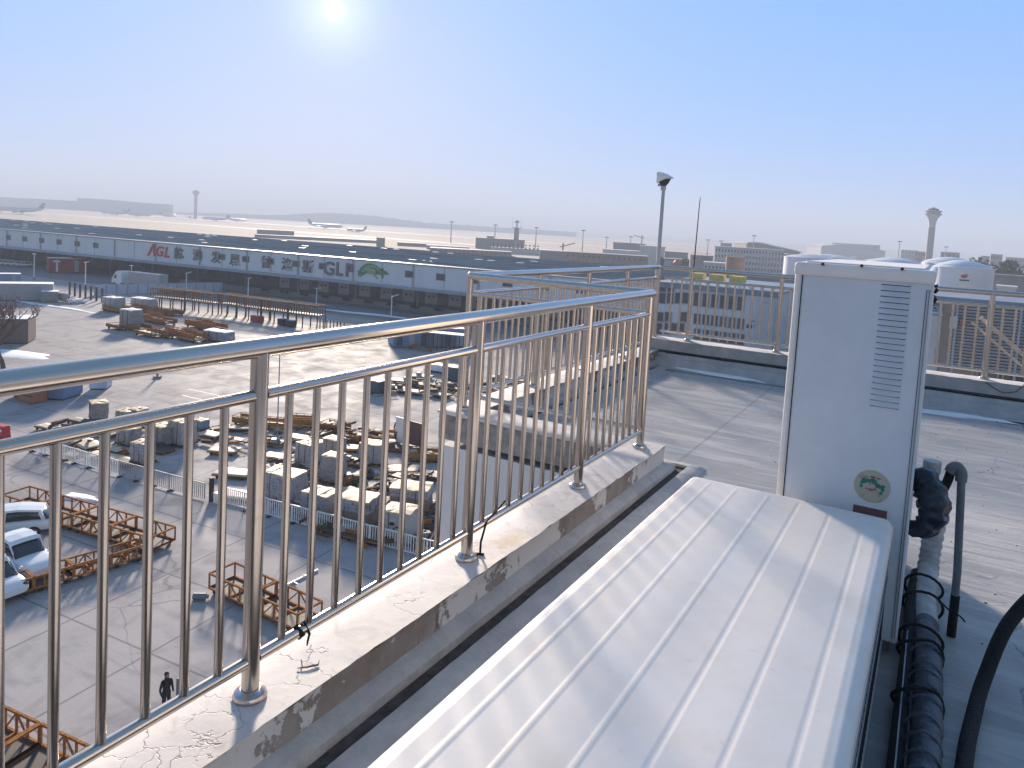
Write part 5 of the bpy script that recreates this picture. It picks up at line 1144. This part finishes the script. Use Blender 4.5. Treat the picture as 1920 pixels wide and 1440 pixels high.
# ================================================================== RIGHT HAND BUILDINGS
def block(name, x0, x1, y, depth, h, label, m='bwall', roofm='roofb', z0=0, rot=0, cat='building'):
    root = empty(name, ((x0+x1)/2, y, z0), rot, label, cat); w = x1-x0
    MB().box((0, depth/2, h/2), (w, depth, h)).build('wall', MT[m], root)
    MB().box((0, depth/2, h+.15), (w+.4, depth+.4, .3)).build('roof', MT[roofm], root)
    return root, w
def win(root, x, z, w, h, m='wpane', frame='lgrey', y=-.04):
    o = MB().box((x, y, z), (w, .06, h)).build('window', MT[m], root)
    if frame: MB().box((x, y-.01, z-h/2-.05), (w+.2, .14, .1)).box((x, y-.01, z+h/2+.04), (w+.2, .1, .08)).box((x-w/2-.03, y-.01, z), (.08, .1, h)).box((x+w/2+.03, y-.01, z), (.08, .1, h)).build('frame', MT[frame], o)
Y0 = 105
c0 = OY(1224, 560, Y0).x; c1 = OY(1462, 560, Y0).x; top = OY(1340, 541, Y0).z
ob_, w_ = block('office_block', c0, c1, Y0, 26, top, 'pale blue four storey office block behind the far railing, with dark window rows')
cx_ = (c0+c1)/2
MB().box((0, -.12, top-.25), (w_+.3, .5, .5)).build('parapet_band', MT['roofb'], ob_)
mb = MB()
for k in range(11): mb.box((-w_/2+3+k*1.55, 1.5, top+.55), (.5, .6, .5))
mb.build('roof_vents', MT['white'], ob_)
for i, px in enumerate((1308, 1346, 1384)): q = OY(px, 519, Y0+14); MB().box((q.x-cx_, 14, top+.9), (2.3, 2.0, 1.0)).build('yellow_unit', MT['yellowp'], ob_, bevel=.05)
rowsR = [(565, 1.9), (602, 1.45), (631, 1.5), (652, 1.1)]
for py, hh in rowsR:
    z = OY(1345, py, Y0).z
    for k in range(6):
        q = OY(1307+k*16.4, py+k*1.25-3, Y0); win(ob_, q.x-cx_, z, .92, hh)
for py, hh, xs in ((541, 1.0, (1243, 1258)), (559, 1.55, (1242, 1257, 1272, 1286)), (594, 1.35, (1238, 1253, 1282)), (616, 1.6, (1236, 1252, 1263, 1277)), (640, 1.2, (1236, 1252))):
    for px in xs: q = OY(px, py, Y0); win(ob_, q.x-cx_, q.z, .95, hh)
for px, w2 in ((1405, .75), (1421, 1.0), (1434, .7)): q = OY(px, 612, Y0); MB().box((q.x-cx_, -.04, q.z), (w2, .05, .5)).build('wall_vent', MT['darkc'], ob_)
q = OY(1418, 603, Y0); mb = MB()
for k in range(6): mb.box((q.x-cx_-.7+k*.28, -.04, q.z), (.16, .04, .16))
mb.build('wall_sign', MT['darkc'], ob_)
MB().box((w_/2-1.6, -.6, top*.45), (2.4, 1.2, top*.9)).build('stair_tower', MT['palew'], ob_)
q = OY(1290, 520, Y0-6)
# building with louvred screens on the right
c0 = OY(1742, 600, 62).x; c1 = c0+11.5; zt_ = OY(1800, 566, 62).z
lb_, w_ = block('louvred_building', c0, c1, 62, 18, zt_, 'dark building faced with many pale horizontal louvres behind the right part of the far railing', 'wpane')
n_ = 20
for k in range(n_):
    z = OY(1800, 688, 62).z+(zt_-.2-OY(1800, 688, 62).z)*k/n_
    MB().box((.7, -.30, z), (w_-1.6, .20, .09), rot=Matrix.Rotation(R(-38), 3, 'X')).build('louvre', MT['lgrey'], lb_)
for k in range(6): MB().box((-w_/2+1.7+k*1.9, -.42, zt_*.72), (.16, .12, zt_*.55)).build('mullion', MT['canopy'], lb_)
for k in range(6): win(lb_, -w_/2+2.4+k*1.55, OY(1800, 700, 62).z, 1.2, .8)
q = OY(1806, 606, 61.4); MB().ball((q.x-(c0+c1)/2, -.75, q.z), .22, 12).build('round_lamp', MT['orange'], lb_, True); MB().box((q.x-(c0+c1)/2-.6, -.55, q.z), (.5, .3, .9)).build('lamp_box', MT['palew'], lb_)
q = OY(1748, 620, 52); sk = empty('exhaust_stack', (q.x, 52, 0), 0, 'shiny steel exhaust stack beside the right edge of the tall unit', 'stack'); MB().tube([(0, 0, 0), (0, 0, q.z+1.2)], .45, 16).build('duct', MT['palew'], sk, True); MB().tube([(0, 0, q.z+1.0), (0, 0, q.z+1.5)], [.5, .2], 16).build('cowl', MT['rim'], sk, True)

# ================================================================== FAR THINGS (placed by distance)
def far(px, py, d):
    q = AT(px, py, d); return q
YAW = R(30.324)
def fblock(px0, px1, pyt, d, label, m='conc', name='far_building', depth=20, rot=None, cat='building', roofm=None, wins=None, roofh=.6):
    a, b = AT(px0, pyt, d), AT(px1, pyt, d); c = (a+b)/2; h = c.z; w = (b-a).xy.length
    rot = math.atan2(-c.x, c.y) if rot is None else rot; w *= math.cos(abs(rot-YAW)); root = empty(name, (c.x, c.y, 0), rot, label, cat)
    MB().box((0, depth/2, h/2), (w, depth, h)).build('wall', MT[m], root)
    MB().box((0, depth/2, h+roofh/2), (w+.6, depth+.6, roofh)).build('roof', MT[roofm or m], root)
    if wins:
        nx_, nz_, z0 = wins
        for j in range(nz_):
            for i in range(nx_): MB().box((-w/2+w*(i+.5)/nx_, -.06, z0+(h-z0)*(j+.5)/nz_), (w/nx_*.45, .1, (h-z0)/nz_*.45)).build('window', MT['wpane'], root)
    return root, w, h
fblock(480, 722, 447, 620, 'long grey cargo terminal behind the left half of the warehouse roof', 'conc', depth=40)
fblock(482, 552, 433, 640, 'higher grey block on the left end of the long cargo terminal', 'beige', depth=20)
fblock(745, 800, 457, 600, 'low beige hall right of the long cargo terminal', 'beige', depth=25)
fblock(706, 722, 447, 560, 'dark square plant room at the right end of the long terminal', 'conc', depth=8)
fblock(806, 960, 470, 500, 'row of pinkish brick sheds behind the warehouse roof', 'brick_', depth=20, wins=(18, 1, 1), roofm='roofb')
fblock(800, 880, 463, 560, 'low white roofed shed behind the pinkish brick sheds', 'palew', depth=16)
fblock(892, 984, 449, 650, 'large plain grey hall below the radar tower', 'conc', depth=45)
fblock(913, 926, 444, 660, 'small roof block on the plain grey hall', 'conc', depth=8)
fblock(921, 1012, 467, 560, 'white two storey building with dark windows in front of the grey hall', 'palew', depth=14, wins=(12, 2, 8))
fblock(1012, 1110, 473, 480, 'low grey building with many small windows right of the white building', 'conc', depth=14, wins=(16, 1, 6), roofm='palew')
fblock(1060, 1215, 478, 420, 'long low reddish shed behind the lamp pole', 'brick_', depth=16, roofm='conc', wins=(16, 1, 4))
fblock(1130, 1245, 472, 520, 'stepped pale building with windows left of the lamp pole', 'palew', depth=20, wins=(14, 1, 8))
fblock(1150, 1210, 457, 620, 'low grey tiered building on the skyline left of the lamp pole', 'conc', depth=20)
fblock(1200, 1247, 463, 480, 'blank pale grey block directly behind the lamp pole', 'palew', depth=16)
fblock(1247, 1290, 474, 520, 'grey apartment row right of the lamp pole', 'conc', depth=16, wins=(10, 2, 6))
fblock(1246, 1278, 488, 300, 'small dark roofed shed with pale wall right of the lamp pole', 'palew', depth=10, roofm='conc', wins=(6, 1, 2))
q = AT(1270, 492, 295); aw = empty('pink_awning', (q.x, q.y, 0), YAW, 'small pink awning tent beside the dark roofed shed', 'awning'); MB().xz([(-2.2, q.z-.8), (2.2, q.z-.8), (1.6, q.z+.5), (-.6, q.z+.7)], 0, 3).build('canopy', mat('pink_canvas', (.5, .18, .2), .7), aw); MB().box((0, 1.5, (q.z-.8)/2), (3.6, 2.4, q.z-.85)).build('frame', MT['conc'], aw)
def fdrum(px0, px1, pyt, d, label, m='tank', dome=.12, logo=False, name='storage_tank', cat='tank'):
    a, b = AT(px0, pyt, d), AT(px1, pyt, d); r = (b-a).xy.length/2; c = (a+b)/2; h = c.z; root = empty(name, (c.x, c.y, 0), math.atan2(-c.x, c.y), label, cat)
    MB().lathe([(r, 0), (r, h)], 48).build('shell', MT[m], root, True)
    MB().lathe([(r*1.012, h-.1), (r*1.012, h+.12), (r*.8, h+r*dome*.45), (r*.4, h+r*dome*.85), (.3, h+r*dome)], 48).build('dome_roof', MT[m], root, True)
    mb = MB(); mb.tube([(r*1.02*math.cos(i*.2-.6), r*1.02*math.sin(i*.2-.6)*1, h*.12+h*.86*i/10) for i in range(11)], .12, 6); mb.build('stair', MT['lgrey'], root)
    mb = MB(); n = 40; mb.tube([(r*.99*math.cos(2*PI*i/n), r*.99*math.sin(2*PI*i/n), h+1.0) for i in range(n+1)], .05, 5, cap=False); mb.build('guard_rail', MT['lgrey'], root)
    if logo:
        A_ = -PI/2+.05
        for da, dz, rr_, m_ in ((-.055, 0, .52, 'sign_red'), (.045, .15, .60, 'sign_red'), (.0, -.2, .40, 'stbrown')):
            x, y = (r+.02)*math.cos(A_+da), (r+.02)*math.sin(A_+da); MB().ball((x, y, h-2.3+dz), rr_, 12, (1, .12, 1)).build('emblem', MT[m_], root, True)
        mb = MB()
        for k in range(8): x, y = (r+.02)*math.cos(A_-.13+k*.04), (r+.02)*math.sin(A_-.13+k*.04); mb.box((x, y, h-3.5), (.30, .2, .5 if k % 2 else .36))
        mb.build('lettering', MT['darkc'], root)
    return root
fdrum(1757, 1856, 503, 230, 'white domed storage tank with small red emblem right of the tall unit', logo=True, dome=.32)
fdrum(1735, 1830, 495, 290, 'white domed storage tank half hidden behind the one with the emblem', dome=.28)
fdrum(1473, 1562, 484, 240, 'white domed storage tank showing at the left of the tall unit', dome=.17)
fdrum(1510, 1600, 483, 320, 'white domed storage tank farther back at the left of the tall unit', dome=.14)
fdrum(1625, 1728, 494, 300, 'white domed storage tank whose dome tops the tall unit', dome=.22)
fdrum(1294, 1337, 479, 330, 'grey drum shaped tank behind the antenna rod', 'conc', .05)
fdrum(1362, 1396, 482, 260, 'reddish grey drum shaped tank in front of the white apartment block', 'brick_', .04)
fblock(1340, 1470, 467, 420, 'white apartment block with rows of small windows left of the tall unit', 'palew', depth=20, wins=(22, 4, 2))
fblock(1320, 1362, 495, 300, 'small white stepped building right of the antenna rod', 'palew', depth=12, wins=(6, 2, 3))
fblock(1352, 1372, 457, 700, 'small grey tower block on the skyline right of the antenna rod', 'conc', depth=10)
# curved terminal on the right
def curved(px0, px1, pys, d, label, m, depth, under=True, name='terminal_building', bumps=0):
    n = len(pys)-1; pts = []
    for i, py in enumerate(pys): q = AT(px0+(px1-px0)*i/n, py, d); pts.append(q)
    a, b = pts[0], pts[-1]; c = (a+b)/2; root = empty(name, (c.x, c.y, 0), YAW, label, 'terminal')
    W_ = (b-a).xy.length; P = spline([(-W_/2+W_*i/n, 0, p.z) for i, p in enumerate(pts)], 6); mb = MB(); poly_ = [(p.x, p.z) for p in P]
    mb.xz(poly_+[(W_/2, 0), (-W_/2, 0)], 0, depth); mb.build('hall', MT[m], root)
    mb = MB(); mb.xz([(x, z) for x, z in poly_]+[(x, z-1.2) for x, z in reversed(poly_)], -3, depth+3)
    mb.v = [(x*1.01, y, z+1.2) for x, y, z in mb.v]; mb.build('roof', MT['palew' if under else m], root)
    if bumps:
        for k in range(bumps):
            i = int(len(P)*(.25+.5*k/bumps)); q = P[i]; MB().xz([(q.x-W_*.008, q.z), (q.x+W_*.008, q.z), (q.x, q.z+5)], 5, 40).build('skylight', MT[m], root)
    return root
curved(1400, 1500, [456, 457, 463, 468, 474], 700, 'terminal with swept curved roof on the skyline left of the tall unit', 'conc', 40)
curved(1540, 1660, [462, 460, 462, 466, 472], 1200, 'low pale terminal roofs on the skyline above the tall unit', 'palew', 60)
curved(330, 1080, [399, 401, 404, 400, 406, 418, 424, 430, 436], 3200, 'very long low terminal with arched roof on the hazy left skyline', 'conc', 180, False, bumps=14)
# skyline blocks far left
for px0, px1, pyt, lb in ((-20, 62, 371, 'hazy long block at the very left of the skyline'), (60, 145, 375, 'hazy low block left of the taller hazy blocks'), (148, 201, 373, 'tallest hazy block of the left skyline group'), (203, 228, 376, 'hazy block right of the tallest one'), (229, 252, 378.5, 'third hazy block of the left skyline group'), (253, 280, 381, 'fourth hazy block of the left skyline group'), (281, 313, 382.5, 'rightmost hazy block of the left skyline group')):
    fblock(px0-1.5, px1+1.5, pyt, 2300, lb, 'conc', depth=60, rot=YAW+.2)
# ATC towers
def tower(px, pyt, pyb_h, d, wpx, label, m='tower', two=False):
    q = AT(px, pyt, d); H = q.z; s = wpx*d/FOC/2; root = empty('control_tower', (q.x, q.y, 0), .2, label, 'control tower')
    MB().lathe([(s*.40, 0), (s*.40, H*.70)], 20).build('shaft', MT[m], root, True)
    MB().lathe([(s*.38, H*.70), (s*.42, H*.78), (s*.62, H*.85), (s*.90, H*.885), (s*.92, H*.90)], 24).build('flared_head', MT['palew' if two else m], root, True)
    MB().lathe([(s, H*.895), (s, H*.905), (s*.80, H*.91), (s*.82, H*.935), (s*.98, H*.94), (s*.98, H*.95), (s*.7, H*.955)], 24).build('gallery', MT[m], root, True)
    MB().lathe([(s*.52, H*.95), (s*.60, H*.972), (s*.62, H*.978), (s*.35, H*.983)], 20).build('cab_glass', MT['wpane'], root, True)
    MB().lathe([(s*.30, H*.98), (s*.30, H*.992), (s*.12, H*1.0)], 12).build('radome', MT[m], root, True)
tower(1751, 389, 0, 640, 30, 'tall flared control tower rising behind the tall unit at the right', two=True)
tower(367.5, 356.5, 0, 1750, 14, 'hazy flared control tower on the left skyline')
# radar tower
q = AT(969, 428, 650); rt = empty('radar_tower', (q.x, q.y, 0), YAW, 'square radar tower with platform and antenna in the middle of the skyline', 'radar tower'); H = q.z
MB().box((0, 0, H/2), (4.3, 4.3, H)).build('shaft', MT['tower'], rt); MB().box((0, 0, H+.3), (8.6, 8.6, .5)).build('platform', MT['tower'], rt)
MB().box((0, 0, H+2.5), (1.2, 1.2, 4)).bar((-2, 0, H+5.2), (2, 0, H+5.2), 1.0, .9).box((0, 0, H+6.3), (3.4, .6, 1.0)).build('radar_dish', MT['tower'], rt)
mb = MB()
for x in (-4, 4): mb.bar((x, 0, H), (x, 0, H+9.5), .16)
mb.bar((0, 3, H), (0, 3, H+8), .16); mb.build('whip_antenna', MT['tower'], rt)
def mast(px, pyt, pyb, d, label, head_=True):
    q = AT(px, pyt, d); root = empty('light_mast', (q.x, q.y, 0), YAW, label, 'light mast', 'tall floodlight masts on the airfield'); H = q.z
    MB().tube([(0, 0, 0), (0, 0, H)], [.55*d/600, .28*d/600], 8).build('mast', MT['polem'], root, True)
    if head_: MB().box((0, 0, H), (3.2*d/600, 1.2, .7*d/600)).build('lamp_rack', MT['lens'], root)
for px, pyt, d, lb in ((847, 416, 800, 'leftmost tall floodlight mast, between the emblem and the grey hall'), (929, 422, 800, 'floodlight mast just left of the radar tower'), (1006, 427, 620, 'floodlight mast just right of the radar tower'), (1094, 432, 560, 'floodlight mast halfway between the radar tower and the lamp pole'), (1138, 445, 900, 'short distant mast left of the lamp pole'), (1183, 444, 900, 'short distant mast beside the cranes'), (1328, 450, 900, 'distant mast just right of the antenna rod'), (1352, 452, 800, 'distant mast beside the small grey tower block'), (1414, 442, 600, 'floodlight mast over the swept terminal roof'), (1687, 453, 500, 'floodlight mast behind the top of the tall unit'), (1774, 463, 700, 'short mast right of the big control tower')):
    mast(px, pyt, 0, d, lb)
def crane(px, pyt, d, label, lean):
    q = AT(px, pyt, d); H = q.z; root = empty('tower_crane', (q.x, q.y, 0), YAW, label, 'crane'); mb = MB(); mb.bar((0, 0, 0), (0, 0, H), 1.2); mb.build('mast', MT['brick_'], root)
    MB().bar((-lean*2.5, 0, H-3), (lean*9, 0, H+lean*.5), .8).build('jib', MT['brick_'], root)
crane(1204, 441, 800, 'small crane on the skyline left of the lamp pole', -1); crane(1056, 456, 560, 'low reddish crane behind the warehouse roof', 1)
# aeroplanes
def plane(px, py, d, ang, L, label):
    q = AT(px, py, d); root = empty('airliner', (q.x, q.y, 0), ang, label, 'airliner', 'parked airliners on the airfield')
    r = L*.052; z = r*2.0
    MB().tube([(-L*.5, 0, z+r*.7), (-L*.40, 0, z+r*.35), (-L*.25, 0, z), (L*.35, 0, z), (L*.44, 0, z-r*.1), (L*.49, 0, z-r*.25), (L*.5, 0, z-r*.3)], [r*.12, r*.6, r, r, r*.78, r*.35, r*.08], 14).build('fuselage', MT['plane'], root, True)
    for s in (-1, 1):
        mb = MB(); mb.prism([(L*.10, s*r*.6), (-L*.08, s*r*.6), (-L*.20, s*L*.45), (-L*.16, s*L*.45)][::s], z-r*.5, z-r*.3); mb.build('wing', MT['plane'], root)
        mb = MB(); mb.prism([(-L*.38, s*r*.3), (-L*.46, s*r*.3), (-L*.50, s*L*.17), (-L*.47, s*L*.17)][::s], z+r*.5, z+r*.62); mb.build('tailplane', MT['plane'], root)
        MB().tube([(L*.06, s*L*.15, z-r*1.0), (-L*.03, s*L*.15, z-r*1.0)], r*.45, 10).build('engine', MT['plane'], root, True)
    MB().xz([(-L*.36, z+r*.6), (-L*.49, z+r*.7), (-L*.53, z+L*.17), (-L*.47, z+L*.17)], -.2, .2).build('fin', MT['planet'], root)
    MB().box((L*.36, 0, z/2-.3), (.5, .5, z-.8)).box((-L*.04, r, z/2-.3), (.6, .6, z-.8)).box((-L*.04, -r, z/2-.3), (.6, .6, z-.8)).build('landing_gear', MT['tyre'], root)
plane(36, 398, 1050, YAW+PI+.15, 66, 'big white airliner with blue tail at the left edge of the airfield')
plane(216, 402, 1500, YAW+PI, 60, 'second white airliner, long and low, between the left skyline blocks and the warehouse')
plane(258, 406, 1500, YAW+.2, 52, 'airliner directly behind the long low one')
plane(316, 409, 1700, YAW+1.2, 45, 'small white airliner left of the hazy control tower')
plane(356, 410, 1700, YAW+1.9, 45, 'small white airliner under the hazy control tower')
plane(404, 412, 1500, YAW+PI, 55, 'white airliner right of the hazy control tower')
plane(445, 413, 1600, YAW+1.0, 45, 'small airliner farthest right of the hazy control tower')
plane(610, 430, 1300, YAW+.1, 60, 'white airliner above the long cargo terminal')
plane(668, 432, 1100, YAW+2.6, 40, 'airliner with grey tail behind the cargo terminal')
# ridge and tree belts
def ridge(name, pts, d, depth, m, label, kind='structure'):
    mb = MB(); Q = [AT(px, py, d) for px, py in pts]; fw = Vector((-math.sin(YAW), math.cos(YAW), 0))
    P = []
    for i in range(len(Q)-1):
        for k in range(8): P.append(Q[i].lerp(Q[i+1], k/8)+Vector((0, 0, 6*d/4000*noise.noise((i+k/8., d, 1)))))
    P.append(Q[-1])
    for p in P:
        for o, f_ in ((-depth*.5, 0), (-depth*.2, .7), (0, 1), (depth*.5, .2)): v = Vector((p.x, p.y, 0))+fw*o; mb.v.append((v.x, v.y, -1+(p.z+1)*f_))
    for i in range(len(P)-1):
        for j in range(3): a = i*4+j; mb.f.append((a, a+1, a+5, a+4))
    return tag(mb.build(name, MT[m], None, True), label, 'hills', kind=kind)
ridge('hills', [(-200, 372), (0, 374), (150, 380), (300, 388), (480, 398), (640, 408), (800, 422), (950, 431), (1100, 437), (1250, 444), (1400, 452), (1600, 464), (1800, 475), (2100, 490)], 4600, 900, 'hill', 'low hazy ridge along the horizon')
rs_ = random.Random(11)
def treebelt(px, pyt, d, w, label, n=260):
    q = AT(px, pyt, d); H = q.z; root = empty('tree_clump', (q.x, q.y, 0), YAW, label, 'trees'); mb = MB()
    for i in range(n):
        x = rs_.uniform(-w/2, w/2); z = H*(.25+.75*rs_.random())*(.8+.2*math.sin(x*.35+px)); y = rs_.uniform(0, 8); s = rs_.uniform(.6, 1.6)
        for k in range(3): a = rs_.random()*6; v = Vector((rs_.uniform(-1, 1), rs_.uniform(-1, 1), rs_.uniform(-1, 1)))*s; u = Vector((rs_.uniform(-1, 1), rs_.uniform(-1, 1), rs_.uniform(-1, 1)))*s; c = Vector((x, y, z)); mb.quad(c-v, c+u, c+v, c-u)
    mb.build('crown', MT['evg'], root); mb = MB()
    for i in range(max(2, int(w/5))): x = -w/2+w*(i+.5)/max(2, int(w/5)); mb.tube([(x, 4, 0), (x+.3, 4, H*.5)], .25, 6)
    mb.build('trunk', MT['bark'], root)
treebelt(1885, 489, 330, 26, 'dull evergreen trees at the right edge behind the tank', 420)
treebelt(1870, 487, 420, 30, 'farther trees at the right edge below the skyline blocks', 260)
treebelt(1822, 482, 560, 40, 'row of trees behind the storage tanks at the right', 260)
treebelt(1275, 486, 420, 24, 'trees behind the small dark roofed shed', 220)
for px0, px1, pyt, d, lb in ((1858, 1880, 478, 700, 'pale grey tower block on the right skyline'), (1840, 1856, 481, 760, 'low flat block left of the pale grey tower block'), (1886, 1925, 484, 800, 'low block at the right edge of the skyline'), (1716, 1742, 473, 760, 'pinkish block just left of the big control tower'), (1764, 1800, 474, 760, 'pinkish block just right of the big control tower'), (1560, 1650, 458, 1300, 'pale block far behind the top of the tall unit'), (1690, 1722, 470, 1000, 'grey block far behind the right top corner of the tall unit')):
    fblock(px0, px1, pyt, d, lb, 'conc' if 'pink' not in lb else 'brick_', depth=20, wins=(5, 3, 4))
fblock(1850, 1935, 519, 240, 'long low grey viaduct wall right of the emblem tank', 'conc', depth=8)
fblock(1870, 1905, 541, 180, 'small white low building at the right edge under the viaduct', 'palew', depth=8, wins=(5, 1, 1))
# ================================================================== HAZE
hz = MB().box((0, 2700, 90), (12400, 7400, 182)).build('haze', None); hm = bpy.data.materials.new('haze_air'); hm.use_nodes = True; hm.node_tree.nodes.clear()
ho = hm.node_tree.nodes.new('ShaderNodeOutputMaterial'); pv = hm.node_tree.nodes.new('ShaderNodeVolumePrincipled'); pv.inputs['Color'].default_value = (.68, .78, .95, 1); pv.inputs['Density'].default_value = HAZE; pv.inputs['Anisotropy'].default_value = .05
hm.node_tree.links.new(pv.outputs[0], ho.inputs['Volume']); hz.data.materials.append(hm); tag(hz, kind='stuff')
